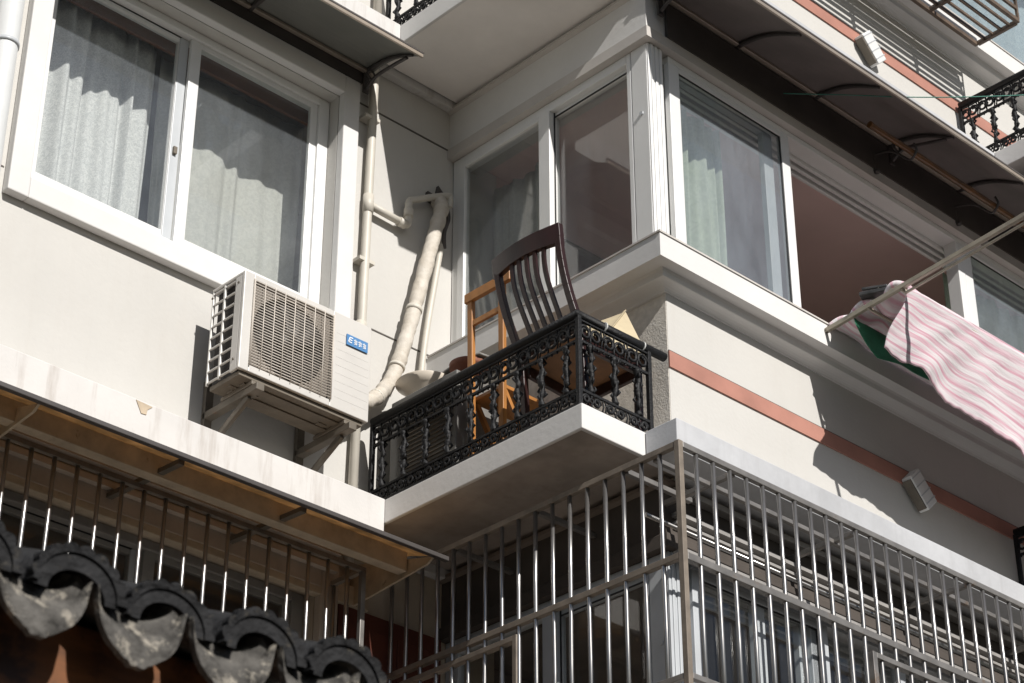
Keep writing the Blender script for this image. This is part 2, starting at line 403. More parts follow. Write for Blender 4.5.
# shallow render joints
for jb in ((5.84, XB, 7.012, 7.022), (5.84, XB, 5.660, 5.668), (CA, 3.86, 5.620, 5.627)): MB().box(jb[0], jb[1], YA - .003, YA + .01, jb[2], jb[3]).build('render_joint', 'joint', WA)

def window_surround(k):
    dz = k * H; m = MB()
    m.box(SURR[0], OPEN[0], YA - .053, YA - .002, SURR[2] + dz, SURR[3] + dz); m.box(OPEN[1], SURR[1], YA - .053, YA - .002, SURR[2] + dz, SURR[3] + dz)
    m.box(OPEN[0], OPEN[1], YA - .053, YA - .002, SURR[2] + dz, OPEN[2] + dz); m.box(OPEN[0], OPEN[1], YA - .053, YA - .002, OPEN[3] + dz, SURR[3] + dz)
    return m.build('window_surround', 'white' if k >= 0 else 'lowtrim', BLD, bev=.006)
def recessed_window(k):
    dz = k * H; F = YA + .072; PV = 'pvc' if k >= 0 else 'lowpvc'; GM = 'glass' if k >= 0 else 'glassclean'
    x0, x1, z0, z1 = OPEN[0], OPEN[1], OPEN[2] + dz, OPEN[3] + dz
    fr = MB(); ring(fr, 'y', F, F + .09, x0 + .002, x1 - .002, z0 + .002, z1 - .002, .046, .066, .098, .045)
    win = fr.build('window', PV, BLD, bev=.004)
    a = MB(); ring(a, 'y', F + .045, F + .075, x0 + .048, 4.790, z0 + .10, z1 - .047, .060, .002, .065, .03); sa = a.build('sash', PV, win, bev=.003)
    st = MB(); st.box(4.792, 4.846, F + .043, F + .073, z0 + .10, z1 - .047); st.build('stile', 'pvcgrey', sa, bev=.003)
    b = MB(); ring(b, 'y', F + .016, F + .040, 4.845, x1 - .068, z0 + .10, z1 - .047, .062, .045, .05, .03); b.build('sash', PV, win, bev=.003)
    gk = MB(); ring(gk, 'y', F + .043, F + .046, x0 + .05, 4.80, z1 - .055, z1 - .047, .01, .01, .002, .006)
    gk.box(4.91, x1 - .07, F + .041, F + .05, z1 - .06, z1 - .05); gk.build('gasket', 'gasket', win)
    g1 = MB(); g1.box(x0 + .09, 4.79, F + .058, F + .062, z0 + .16, z1 - .07); g1.build('pane', GM, win)
    g2 = MB(); g2.box(4.90, x1 - .11, F + .020, F + .024, z0 + .145, z1 - .07); g2.build('pane', GM, win)
    l = MB(); l.box(4.806, 4.826, F + .028, F + .043, z0 + .62, z0 + .66); l.build('latch', 'acbase', win)
    return win
for k in (-1, 0, 1):
    window_surround(k); recessed_window(k)
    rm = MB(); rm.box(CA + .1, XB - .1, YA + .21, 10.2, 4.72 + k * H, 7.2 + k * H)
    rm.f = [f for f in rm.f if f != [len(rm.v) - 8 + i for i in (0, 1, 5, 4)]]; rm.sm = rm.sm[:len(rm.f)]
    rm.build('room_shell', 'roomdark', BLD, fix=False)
pl = MB(); pl.box(OPEN[0] - .1, OPEN[1] + .1, YA + .21, YA + .23, 6.90, 7.05); pl.build('pelmet', 'wood_red', BLD)

# bay: walls, lintels, sills and mouldings per storey
PB, PC = 6.389, 5.715        # sill outer faces
def bay_profile(m, prof, x_in, y_in, x_end, y_end):
    """sweep a profile of (off, z) around the bay corner; off = distance of the point outside the walls in x and y"""
    n = len(prof)
    for idx in range(n):
        (bx0, by0, z0), (bx1, by1, z1) = prof[idx], prof[(idx + 1) % n]
        m.add([(x_end, by0, z0), (bx0, by0, z0), (bx1, by1, z1), (x_end, by1, z1)], [(0, 1, 2, 3)])
        m.add([(bx0, by0, z0), (bx0, y_end, z0), (bx1, y_end, z1), (bx1, by1, z1)], [(0, 1, 2, 3)])
    m.add([(x_end, p[1], p[2]) for p in prof], [list(range(n))]); m.add([(p[0], y_end, p[2]) for p in prof], [list(range(n))])
for k in (-1, 0, 1):
    dz = k * H
    # wall under the window: side face rough, front face painted
    s = MB(); s.box(XB, XB + .14, YC + .0, YA, 4.45 + dz, 5.50 + dz); s.build('side_wall', 'rough' if k >= 0 else 'lowwall', BLD)
    s = MB(); s.box(XB + .003, CR, YC - .003, YC + .137, 4.45 + dz, 5.50 + dz); s.build('front_wall', 'wall', BLD)
    s = MB(); s.box(XB + .0, CR, YC - .012, YC - .004, 5.042 + dz, 5.128 + dz); bd = s.build('colour_band', 'pink', BLD)
    s = MB(); s.box(XB + .0, CR, YC - .010, YC - .003, 5.1285 + dz, 5.1335 + dz); s.build('joint_line', 'joint', bd)
    # sill with stepped moulding
    m = MB()
    pr = [(PB, PC, 5.638), (PB, PC, 5.511), (PB + .078, PC + .062, 5.511), (PB + .086, PC + .068, 5.500), (PB + .092, PC + .072, 5.472)]
    for i in range(6):
        a = i / 5 * PI / 2; pr.append((PB + .098 + .075 * math.sin(a), PC + .076 + .062 * math.sin(a), 5.470 - .024 * (1 - math.cos(a))))
    pr += [(XB + .05, YC + .05, 5.446), (XB + .05, YC + .05, 5.638)]
    bay_profile(m, [(a, b, c + dz) for a, b, c in pr], 0, 0, CR, YA)
    sl = m.build('window_sill', 'sillgrey' if k == 9 else 'white', BLD)
    lp = MB(); bay_profile(lp, [(PB - .006, PC - .006, 5.6385 + dz), (PB - .006, PC - .006, 5.648 + dz), (6.54, 5.88, 5.648 + dz), (6.54, 5.88, 5.6385 + dz)], 0, 0, CR, YA - .01)
    lp.build('sill_cap', 'soffit', sl)
    # trim under the lintel and the lintel itself
    m = MB()
    bay_profile(m, [(6.507, 5.852, 6.955 + dz), (6.507, 5.852, 7.018 + dz), (6.517, 5.862, 7.026 + dz), (6.75, 6.10, 7.026 + dz), (6.75, 6.10, 6.955 + dz)], 0, 0, CR, YA)
    m.build('lintel_trim', 'soffit' if k >= 0 else 'darkrender', BLD)
    m = MB(); bay_profile(m, [(6.522, 5.868, 7.0265 + dz), (6.522, 5.868, 7.45 + dz - .16), (6.75, 6.1, 7.45 + dz - .16), (6.75, 6.1, 7.0265 + dz)], 0, 0, CR, YA)
    m.build('lintel', 'white' if k >= 0 else 'darkrender', BLD)
    m = MB(); bay_profile(m, [(6.500, 5.846, 7.270 + dz), (6.500, 5.846, 7.2895 + dz), (6.60, 5.95, 7.2895 + dz), (6.521, 5.867, 7.258 + dz)], 0, 0, CR, YA)
    m.build('soffit_moulding', 'soffit' if k >= 0 else 'lowwall', BLD)
    # storey ledges: recessed front, bay front; balcony platform in the corner between them
    m = MB(); m.box(CA, 5.938, 7.118, YA - .002, 4.413 + dz, 4.59 + dz)
    m.box(XB + .0, 5.938, YA - .05, YA - .001, 4.42 + dz, 4.58 + dz); lg = m.build('ledge', 'ledge', BLD, bev=.004)
    if k == 0:
        ch = MB(); ch.poly_prism([(4.513, 7.1165, 4.583), (4.60, 7.1165, 4.578), (4.575, 7.1165, 4.555), (4.572, 7.1165, 4.530), (4.545, 7.1165, 4.527)], (0, -.002, 0)); ch.build('paint_chip', 'gusset', lg)
    XL, YS = (6.505, 5.868) if k == 1 else (6.337, 5.808)
    m = MB(); m.poly_prism([(XL, 5.615, 4.43 + dz), (CR, 5.615, 4.43 + dz), (CR, YC - .004, 4.43 + dz), (XB - .002, YC - .004, 4.43 + dz), (XB - .002, YS - .005, 4.43 + dz), (XL, YS - .005, 4.43 + dz)], (0, 0, .158))
    m.build('ledge', 'ledgegrey', BLD, bev=.004)
    m = MB(); m.box(5.940, XB - .003, YS, YA - .055, 4.465 + dz, 4.589 + dz); ps = m.build('balcony_platform', 'white', BLD, bev=.004)
    m = MB(); m.add([(5.955, YS + .02, 4.4635 + dz), (XB - .005, YS + .02, 4.4635 + dz), (XB - .005, YA - .06, 4.4635 + dz), (5.955, YA - .06, 4.4635 + dz)], [(0, 1, 2, 3)]); m.build('platform_underside', 'litsoffit' if k == 1 else 'shadedsoffit', ps)
# balcony platforms further along the front
for k in (0, 1):
    dz = k * H
    m = MB(); m.box(9.24, CR, 5.05, 5.613, 4.465 + dz, 4.589 + dz); m.build('balcony_platform', 'white', BLD, bev=.004)

# bay windows
def bay_window(k, clean):
    dz = k * H; gm = 'glassclean' if clean else 'glass'; PV = 'pvcgrey' if clean else 'pvc'
    z0, z1 = 5.65 + dz, 6.953 + dz
    XF, YF = 6.55, 5.89
    # side window
    f = MB(); ring(f, 'x', XF, XF + .08, 6.012, YA - .005, z0, z1, .03, .052, .05, .055)
    ws = f.build('window', PV, BLD, bev=.004)
    m = MB(); ring(m, 'x', XF - .006, XF + .03, 6.60, 7.31, z0 + .045, z1 - .05, .082, .05, .05, .03); m.build('sash', PV, ws, bev=.003)
    m = MB(); ring(m, 'x', XF + .034, XF + .07, 6.02, 6.66, z0 + .045, z1 - .05, .05, .06, .05, .03); m.build('sash', PV, ws, bev=.003)
    m = MB(); m.box(XF + .012, XF + .016, 6.66, 7.27, z0 + .09, z1 - .07); m.build('pane', gm, ws)
    m = MB(); m.box(XF + .05, XF + .054, 6.05, 6.61, z0 + .09, z1 - .07); m.build('pane', gm, ws)
    m = MB(); m.box(XF + .028, XF + .034, 6.594, 6.600, z0 + .05, z1 - .05); m.build('gasket', 'gasket', ws); m = MB(); m.box(XF + .03, XF + .036, 6.03, 6.6, z1 - .085, z1 - .078); m.build('gasket', 'gasket', ws)
    # corner post: side cover strip and ribbed front
    m = MB(); m.box(XF, XF + .10, YF + .01, 6.008, z0, z1); m.box(XF + .002, 6.66, YF, YF + .05, z0, z1)
    for i in range(3): m.box(XF + .018 + i * .032, XF + .036 + i * .032, YF - .006, YF, z0, z1)
    m.box(6.66, 6.708, YF + .045, YF + .09, z0, z1)
    cp = m.build('corner_post', PV, BLD, bev=.003)
    s = MB(); s.tube([(XF - .008, 5.945, z0 + .88), (XF + .01, 5.945, z0 + .88)], .012, 10); s.build('screw_cap', 'pvcgrey', cp)
    # front window, left part glazed, the middle slid open, right part glazed
    f = MB(); f.box(6.709, CR, YF + .005, YF + .10, z0, z0 + .03); f.box(6.709, CR, YF + .005, YF + .10, z1 - .035, z1)
    for i, yy in enumerate((.10, .135, .17)): f.box(6.709, CR, YF + yy, YF + yy + .02, z1 - .06 - .012 * i, z1 - .03)
    f.box(9.15, 9.215, YF + .005, YF + .09, z0 + .03, z1 - .035)
    wf = f.build('window', PV, BLD, bev=.003)
    m = MB(); ring(m, 'y', YF + .006, YF + .040, 6.712, 7.66, z0 + .03, z1 - .036, .078, .065, .05, .03); m.build('sash', PV, wf, bev=.003)
    m = MB(); ring(m, 'y', YF + .05, YF + .085, 6.74, 7.57, z0 + .03, z1 - .036, .05, .075, .05, .03); m.build('sash', 'pvcgrey', wf, bev=.003)
    m = MB(); ring(m, 'y', YF + .006, YF + .040, 9.217, 10.9, z0 + .03, z1 - .036, .075, .06, .05, .03); m.build('sash', PV, wf, bev=.003)
    m = MB(); m.box(6.785, 7.60, YF + .02, YF + .024, z0 + .07, z1 - .06); m.build('pane', gm if clean else 'glassdusty', wf)
    m = MB(); m.box(9.285, 10.85, YF + .02, YF + .024, z0 + .07, z1 - .06); m.build('pane', gm if clean else 'glassdusty', wf)
    m = MB(); m.box(6.79, 7.5875, YF + .012, YF + .018, z1 - .073, z1 - .066); m.box(7.588, 7.595, YF + .012, YF + .018, z0 + .08, z1 - .066); m.build('gasket', 'gasket', wf)
    MB().box(9.29, 10.84, YF + .012, YF + .018, z1 - .073, z1 - .066).build('gasket', 'gasket', wf)
    if k != 0:
        m = MB()
        for xx in (7.15, 7.55, 8.2, 8.7): m.box(xx, xx + .07, YF + .02, YF + .06, z0 + .03, z1 - .036)
        m.build('mullion', PV, wf, bev=.003)
        m = MB(); m.box(7.67, 9.14, YF + .045, YF + .049, z0 + .05, z1 - .06); m.build('pane', gm, wf)
    rm = MB(); rm.box(6.76, CR - .02, 6.02, 7.56, 4.75 + dz, 7.02 + dz)
    nb = len(rm.v) - 8
    rm.f = [f for f in rm.f if f not in ([nb + i for i in (0, 1, 5, 4)],)]; rm.sm = rm.sm[:len(rm.f)]
    # the side with the small window stays open up to the wall behind
    rm.f = [f for f in rm.f if f != [nb + i for i in (3, 0, 4, 7)]]; rm.sm = rm.sm[:len(rm.f)]
    rm.add([(6.76, YA, 4.75 + dz), (6.76, 7.55, 4.75 + dz), (6.76, 7.55, 7.02 + dz), (6.76, YA, 7.02 + dz)], [(0, 1, 2, 3)])
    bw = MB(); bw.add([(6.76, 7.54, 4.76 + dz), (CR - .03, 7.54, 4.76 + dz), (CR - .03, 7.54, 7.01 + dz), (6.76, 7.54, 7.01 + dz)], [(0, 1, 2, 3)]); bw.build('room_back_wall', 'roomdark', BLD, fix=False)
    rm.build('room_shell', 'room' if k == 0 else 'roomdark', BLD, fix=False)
for k in (-1, 0, 1): bay_window(k, k == -1)

for zz, hh, yy in ((4.375, .028, .05), (4.262, .020, .040), (4.222, .014, .030), (4.065, .028, .064)):
    m = MB(); m.box(6.56, CR, 5.8665 - yy, 5.8665, zz, zz + hh); m.build('lintel_strip', 'lowpvc', BLD)
# lower door-like panel beside the small cage
m = MB(); m.box(5.86, 6.5, YA - .03, YA - .004, 2.3, 4.10); m.box(5.90, 6.16, YA - .036, YA - .031, 2.4, 4.02); m.box(6.22, 6.46, YA - .036, YA - .031, 2.4, 4.02)
m.build('door_panel', 'reddoor', BLD, bev=.004)
# lintel mouldings over the lower recessed window
m = MB(); m.box(CA, 5.8, YA - .11, YA - .055, 4.30, 4.36); m.box(CA, 5.8, YA - .09, YA - .055, 4.22, 4.25); m.build('moulding', 'lowtrim', BLD)

# ------------------------------------------------------------------ curtains
def curtain(name, mt, x0, x1, y, z0, z1, folds, amp, seed, label, axis='x'):
    rnd = random.Random(seed); ph = [rnd.uniform(0, 6.28) for _ in range(6)]
    def fn(u, v):
        a = u * folds * 2 * PI
        d = amp * (math.sin(a + .7 * math.sin(a * .37 + ph[0]) * 2) * .7 + .45 * math.sin(a * .41 + ph[1]) + .25 * math.sin(a * 2.1 + ph[2])) * (.65 + .35 * v)
        d += .008 * math.sin(v * 5 + ph[3] + u * 9)
        p = x0 + (x1 - x0) * u + .012 * math.sin(a * .5 + v * 1.5)
        z = z1 + (z0 - z1) * v
        return (p, y + d, z) if axis == 'x' else (y + d, p, z)
    m = MB(); m.sheet(160, 16, fn)
    return tag(m.build(name, mt, None, solid=.002, loc=None), label, 'curtain')
curtain('lace_curtain', 'lace', 4.0, 4.79, 7.66, 5.2, 6.96, 6, .045, 1, 'white patterned lace curtain behind the left pane of the recessed window')
curtain('voile_curtain', 'lacegrey', 4.83, 5.75, 7.70, 5.2, 6.96, 5, .022, 2, 'plain grey-white voile curtain behind the right pane of the recessed window')
curtain('sheer_curtain', 'lacegrey', 6.88, 7.42, 6.84, 4.9, 6.88, 5, .028, 3, 'grey curtain bunched behind the bay side window, above the orange chair', axis='y')
curtain('green_curtain', 'greencloth', 6.76, 7.30, 6.08, 4.9, 6.86, 5.5, .035, 4, 'pale green curtain drawn to the corner behind the bay front window')
curtain('green_curtain', 'greencloth', 9.25, 10.7, 6.10, 4.9, 6.86, 8, .03, 5, 'dull green curtain behind the right-hand pane beyond the open window')
curtain('blue_curtain', 'bluecloth', 9.2, 12.2, 6.10, 7.7, 9.72, 16, .03, 6, 'pale blue curtain behind the window above the brown flower rack')

# ------------------------------------------------------------------ air conditioner on the recessed front
AC = thing('air_conditioner', (5.3, 7.08, 4.835), 'white outdoor air conditioner with square fan grille and blue badge under the recessed window', 'air conditioner')
x0, x1, y0, y1, z0, z1 = 4.930, 5.690, 6.963, 7.212, 4.848, 5.364
fy = y0
gx0, gx1, gz0, gz1 = x0 + .055, x0 + .525, z0 + .035, z1 - .03       # fan opening
b = MB()
# front sheet around the opening (frame of four), back, sides, top
b.box(x0, gx0, fy, fy + .02, z0, z1); b.box(gx1, x1, fy, fy + .02, z0, z1); b.box(gx0, gx1, fy, fy + .02, z0, gz0); b.box(gx0, gx1, fy, fy + .02, gz1, z1)
b.box(x0, x1, fy + .02, y1, z1 - .015, z1); b.box(x1 - .012, x1, fy + .02, y1, z0, z1 - .015)
# left side with vent openings: verticals and 8 rungs in two columns
sy0, sy1 = fy + .07, y1 - .012
b.box(x0, x0 + .014, fy + .02, sy0, z0, z1 - .015); b.box(x0, x0 + .014, sy1, y1, z0, z1 - .015)
mid = (sy0 + sy1) / 2
b.box(x0, x0 + .014, mid - .0075, mid + .0075, z0, z1 - .015)
for i in range(9):
    zz = z0 + .012 + i * (z1 - .03 - z0 - .012) / 8
    b.box(x0, x0 + .012, sy0, mid - .008, zz - .0045, zz + .0045); b.box(x0, x0 + .012, mid + .008, sy1, zz - .0045, zz + .0045)
body = b.build('casing', 'acbody', AC, bev=.004)
m = MB()
for i in range(9): m.box(gx1 + .025, x1 - .012, fy - .0006, fy - .0001, z0 + .06 + i * .043, z0 + .064 + i * .043)
m.build('panel_rib', 'acbody', body)
m = MB(); m.box(x0 + .03, x1 - .015, fy + .05, y1 - .012, z0 + .01, z1 - .02); m.build('inner_core', 'acdark', AC)
gr = MB()
for i in range(31):
    zz = gz0 + (i + .5) * (gz1 - gz0) / 31; gr.tube([(gx0 - .004, fy - .006, zz), (gx1 + .004, fy - .006, zz)], .0024, 5)
for i in range(9):
    xx = gx0 + i * (gx1 - gx0) / 8; gr.tube([(xx, fy - .010, gz0 - .004), (xx, fy - .010, gz1 + .004)], .0022, 5)
for xx in (gx0, gx1): gr.tube([(xx, fy - .006, gz0), (xx, fy - .006, gz1)], .004, 6)
gr.build('fan_grille', 'acgrille', AC)
cx, cz = (gx0 + gx1) / 2, (gz0 + gz1) / 2
f = MB(); f.lathe((cx, fy + .03, cz), [(.001, -.01), (.05, -.008), (.055, .02)], 20, 'y')
for q in range(3):
    a0 = q * 2 * PI / 3
    f.sheet(6, 6, lambda u, v: (cx + (.05 + .15 * u) * math.cos(a0 + v * 1.5 + u * .4), fy + .015 + .03 * v, cz + (.05 + .15 * u) * math.sin(a0 + v * 1.5 + u * .4)))
f.uv = None
f.build('fan', 'acfan', AC, fix=False)
s = MB(); s.lathe((cx, fy + .022, cz), [(.208, 0), (.214, -.004), (.214, .03), (.208, .03)], 40, 'y')
# plate between round mouth and square opening
n = 48; ring_in = [(cx + .211 * math.cos(2 * PI * i / n), fy + .021, cz + .211 * math.sin(2 * PI * i / n)) for i in range(n)]
def sqp(i):
    a = 2 * PI * i / n; c, s_ = math.cos(a), math.sin(a); q = max(abs(c) / ((gx1 - gx0) / 2), abs(s_) / ((gz1 - gz0) / 2)); return (cx + c / q, fy + .021, cz + s_ / q)
ring_out = [sqp(i) for i in range(n)]
s.add(ring_in + ring_out, [(i, (i + 1) % n, n + (i + 1) % n, n + i) for i in range(n)])
s.build('fan_shroud', 'acshroud', AC, fix=False)
p = MB(); p.box(x0 + .02, x1 - .02, fy + .02, y1 - .01, z0 - .022, z0 - .0); p.box(x0 + .08, x1 - .1, fy + .06, fy + .10, z0 - .03, z0 - .022); p.box(x0 + .08, x1 - .1, y1 - .10, y1 - .06, z0 - .03, z0 - .022)
for xx in (x0 + .05, x0 + .16, x1 - .2): p.box(xx, xx + .05, fy + .12, fy + .15, z0 - .026, z0 - .022)
p.build('base_pan', 'acbase', AC, bev=.004)
for xx in (x0 + .09, x1 - .13):
    p = MB(); p.box(xx, xx + .05, fy + .015, y1 - .0, z0 - .045, z0 - .024); p.build('foot', 'acbase', AC, bev=.004)
bd = MB(); bd.box(x1 - .155, x1 - .026, fy - .008, fy - .003, z1 - .155, z1 - .098); bg = bd.build('badge', 'badge', AC)
t = MB()
def stroke(ax, az, bx, bz, w=.0042): t.bar((ax, fy - .009, az), (bx, fy - .009, bz), w, .002, up=(0, 1, 0))
bx, bz = x1 - .145, z1 - .142
stroke(bx, bz + .004, bx + .008, bz + .03, .005); stroke(bx + .008, bz + .03, bx + .026, bz + .03, .005); stroke(bx + .004, bz + .017, bx + .022, bz + .017, .005); stroke(bx, bz + .004, bx + .02, bz + .004, .005)
for q in range(3):
    ox = bx + .032 + q * .027
    stroke(ox, bz + .024, ox + .02, bz + .024); stroke(ox + .010, bz + .003, ox + .010, bz + .03); stroke(ox + .002, bz + .014, ox + .019, bz + .014)
    stroke(ox + .003, bz + .004, ox + (.017 if q != 1 else .008), bz + .004); stroke(ox + .018, bz + .004, ox + .018, bz + .024, .003)
t.build('lettering', 'badgeink', bg)
for zz, yy in ((z1 - .05, fy + .045), (z0 + .06, fy + .045), (z1 - .05, y1 - .006)):
    m = MB(); m.tube([(x0 - .004, yy, zz), (x0 + .004, yy, zz)], .006, 8); m.build('screw', 'bracket', AC)

for i, xx in enumerate((x0 + .115, x1 - .105)):
    bk = thing('wall_bracket', (xx, YA, 4.60), ['rusty steel bracket carrying the left end of the grille-fronted air conditioner', 'rusty steel bracket carrying the badge end of the air conditioner'][i], 'bracket', 'air conditioner brackets')
    m = MB(); m.box(xx - .022, xx + .022, fy - .02, YA - .012, z0 - .082, z0 - .047); m.build('arm', 'bracket', bk, bev=.003)
    m = MB(); m.box(xx - .022, xx + .022, YA - .030, YA - .003, 4.47, z0 + .12); m.build('wall_plate', 'bracket', bk, bev=.003)
    m = MB(); m.bar((xx, fy + .06, z0 - .085), (xx, YA - .035, 4.60), .03, .022, up=(1, 0, 0)); m.build('strut', 'bracket', bk, bev=.003)

# ------------------------------------------------------------------ pipes
def wob(pts, r, n, rnd, k=.006):
    out = []
    for i in range(len(pts) - 1):
        a, b = Vector(pts[i]), Vector(pts[i + 1])
        for q in range(n): out.append(a.lerp(b, q / n))
    out.append(Vector(pts[-1])); return out
PIPE = thing('insulated_pipe', (6.1, 7.26, 5.1), 'thick cloth-wrapped pipe slanting from the wall hole down to the air conditioner', 'pipe')
pts = [(6.42, 7.34, 6.62), (6.395, 7.275, 6.54), (6.335, 7.262, 6.33), (6.25, 7.262, 5.98), (6.165, 7.262, 5.64), (6.085, 7.262, 5.38), (5.985, 7.262, 5.22), (5.85, 7.23, 5.12), (5.70, 7.16, 5.06)]
def smooth_path(pts, n=8):
    P = [Vector(p) for p in pts]; out = []
    for i in range(len(P) - 1):
        p0, p1, p2, p3 = P[max(i - 1, 0)], P[i], P[i + 1], P[min(i + 2, len(P) - 1)]
        for q in range(n):
            t = q / n; out.append(.5 * ((2 * p1) + (p2 - p0) * t + (2 * p0 - 5 * p1 + 4 * p2 - p3) * t * t + (3 * p1 - p0 - 3 * p2 + p3) * t ** 3))
    out.append(P[-1]); return out
rnd = random.Random(4); sp = smooth_path(pts, 14)
m = MB(); m.tube(sp, [.038 + .002 * math.sin(i * .9) + rnd.uniform(-.002, .003) for i in range(len(sp))], 14); m.build('wrapping', 'wrap', PIPE)
for i in (48, 66, 84): MB().tube(sp[i:i + 2], .043, 14).build('binding', 'pipe', PIPE)
m = MB(); m.tube(smooth_path([(6.46, YA - .01, 6.62), (6.44, 7.30, 6.60), (6.45, 7.28, 6.50), (6.43, 7.29, 6.40), (6.45, 7.31, 6.32)], 6), .012, 8); m.build('cable', 'awndark', PIPE)
m = MB(); m.poly_prism([(6.345, YA - .02, 6.615), (6.40, YA - .02, 6.60), (6.485, YA - .02, 6.62), (6.475, YA - .02, 6.695), (6.43, YA - .02, 6.735), (6.415, YA - .02, 6.66), (6.355, YA - .02, 6.665)], (0, .019, 0)); m.build('hole_seal', 'awndark', PIPE)
sp = smooth_path([(6.44, 7.32, 6.36), (6.395, 7.315, 6.10), (6.345, 7.315, 5.78), (6.315, 7.315, 5.5), (6.31, 7.315, 5.2), (6.31, 7.315, 4.6)], 8)
m = MB(); m.tube(sp, .017, 10); m.build('drain_hose', 'pipe'); tag(bpy.data.objects['drain_hose'], 'thin white hose hanging down the wall just right of the wrapped pipe', 'hose')

DP = thing('drain_pipe', (5.91, 7.31, 4.6), 'slim cream drain pipe running up the wall between air conditioner and wrapped pipe', 'pipe')
m = MB(); m.tube([(5.895, 7.318, 4.3), (5.915, 7.318, 5.8), (5.935, 7.318, 7.2), (5.935, 7.318, 7.285)], .024, 12); m.tube([(5.935, 7.318, 7.50), (5.935, 7.318, 10.5)], .024, 12); m.build('riser', 'pipe', DP)
m = MB(); m.tube([(5.93, 7.318, 6.365), (6.165, 7.318, 6.355)], .021, 12); m.tube(smooth_path([(6.165, 7.318, 6.355), (6.19, 7.318, 6.36), (6.20, 7.318, 6.39), (6.20, 7.318, 6.50)], 5), .021, 12)
m.tube(smooth_path([(6.20, 7.318, 6.48), (6.205, 7.318, 6.515), (6.235, 7.312, 6.535), (6.45, 7.30, 6.655), (6.475, 7.30, 6.64), (6.48, 7.31, 6.60)], 6), .019, 12); m.build('branch', 'pipe', DP)
for pa, pb, pr_ in (((5.925, 7.318, 6.31), (5.925, 7.318, 6.42), .029), ((6.135, 7.318, 6.356), (6.18, 7.318, 6.354), .026), ((6.20, 7.318, 6.41), (6.20, 7.318, 6.46), .026), ((5.90, 7.318, 5.56), (5.91, 7.318, 5.64), .029)): MB().tube([pa, pb], pr_, 12).build('coupling', 'pipe', DP)
for zz in (5.2, 6.0, 6.9):
    m = MB(); m.box(5.87, 5.97, 7.30, YA - .002, zz, zz + .02); m.build('clip', 'pipe', DP)
DW = thing('downpipe', (3.745, 7.28, GZ), 'wide white downpipe with a clamp at the left edge of the recessed window', 'pipe')
m = MB(); m.tube([(3.74, 7.285, GZ), (3.74, 7.285, 11)], .058, 18); m.build('barrel', 'pipewhite', DW)
m = MB(); m.tube([(3.74, 7.285, 6.195), (3.74, 7.285, 6.215)], .064, 18); m.box(3.70, 3.78, 7.33, YA, 6.19, 6.22); m.build('clamp', 'pvcgrey', DW)

# ------------------------------------------------------------------ railings
def baluster(mb, p, z0, z1, seed):
    rnd = random.Random(seed); n = 26; pts = []; rr = []
    for i in range(n + 1):
        t = i / n; z = z0 + (z1 - z0) * t
        tw = t * 2 * PI * 2.5
        pts.append((p[0] + .0035 * math.cos(tw), p[1] + .0035 * math.sin(tw), z))
        r = .0085 + .0055 * abs(math.sin(t * PI * 6)) + (.006 if abs(t - .5) < .06 else 0) + (.006 if t < .06 or t > .94 else 0)
        rr.append(r + rnd.uniform(-.001, .001))
    mb.tube(pts, rr, 8)
    # small leaf lobes cast on the shaft
    for q in range(11):
        a = q * 2.4 + seed; z = z0 + (z1 - z0) * (.08 + .084 * q)
        mb.tube([(p[0] + .008 * math.cos(a), p[1] + .008 * math.sin(a), z - .014), (p[0] + .021 * math.cos(a), p[1] + .021 * math.sin(a), z + .004), (p[0] + .012 * math.cos(a), p[1] + .012 * math.sin(a), z + .022)], [.004, .0075, .0025], 5)
def scroll(mb, a, d, z0, z1, w):
    """one S-shaped scroll pair between a and a + d*w, in the band z0..z1"""
    a = Vector(a); d = Vector(d); h = z1 - z0; c = (z0 + z1) / 2
    def P(u, z): q = a + d * u; return (q.x, q.y, z)
    R = h * .36
    for s in (0, 1):
        cx = w * (.27 + .46 * s)
        pts = [P(cx + R * (1 - .55 * i / 16) * math.cos((1 if s else -1) * i * .52 + (0 if s else PI)), c + R * (1 - .55 * i / 16) * math.sin((1 if s else -1) * i * .52 + (0 if s else PI))) for i in range(17)]
        mb.tube(pts, .0075, 6)
    mb.tube([P(w * .5 + .012 * math.cos(i * PI / 4), c + .012 * math.sin(i * PI / 4)) for i in range(8)], .005, 6, closed=True)
    mb.tube([P(w * .5, z0), P(w * .5, c - .01)], .005, 6); mb.tube([P(w * .5, z1), P(w * .5, c + .01)], .005, 6)
    for s in (.06, .94): mb.tube([P(w * s, z0), P(w * s + .01, c), P(w * s, z1)], .0045, 6)
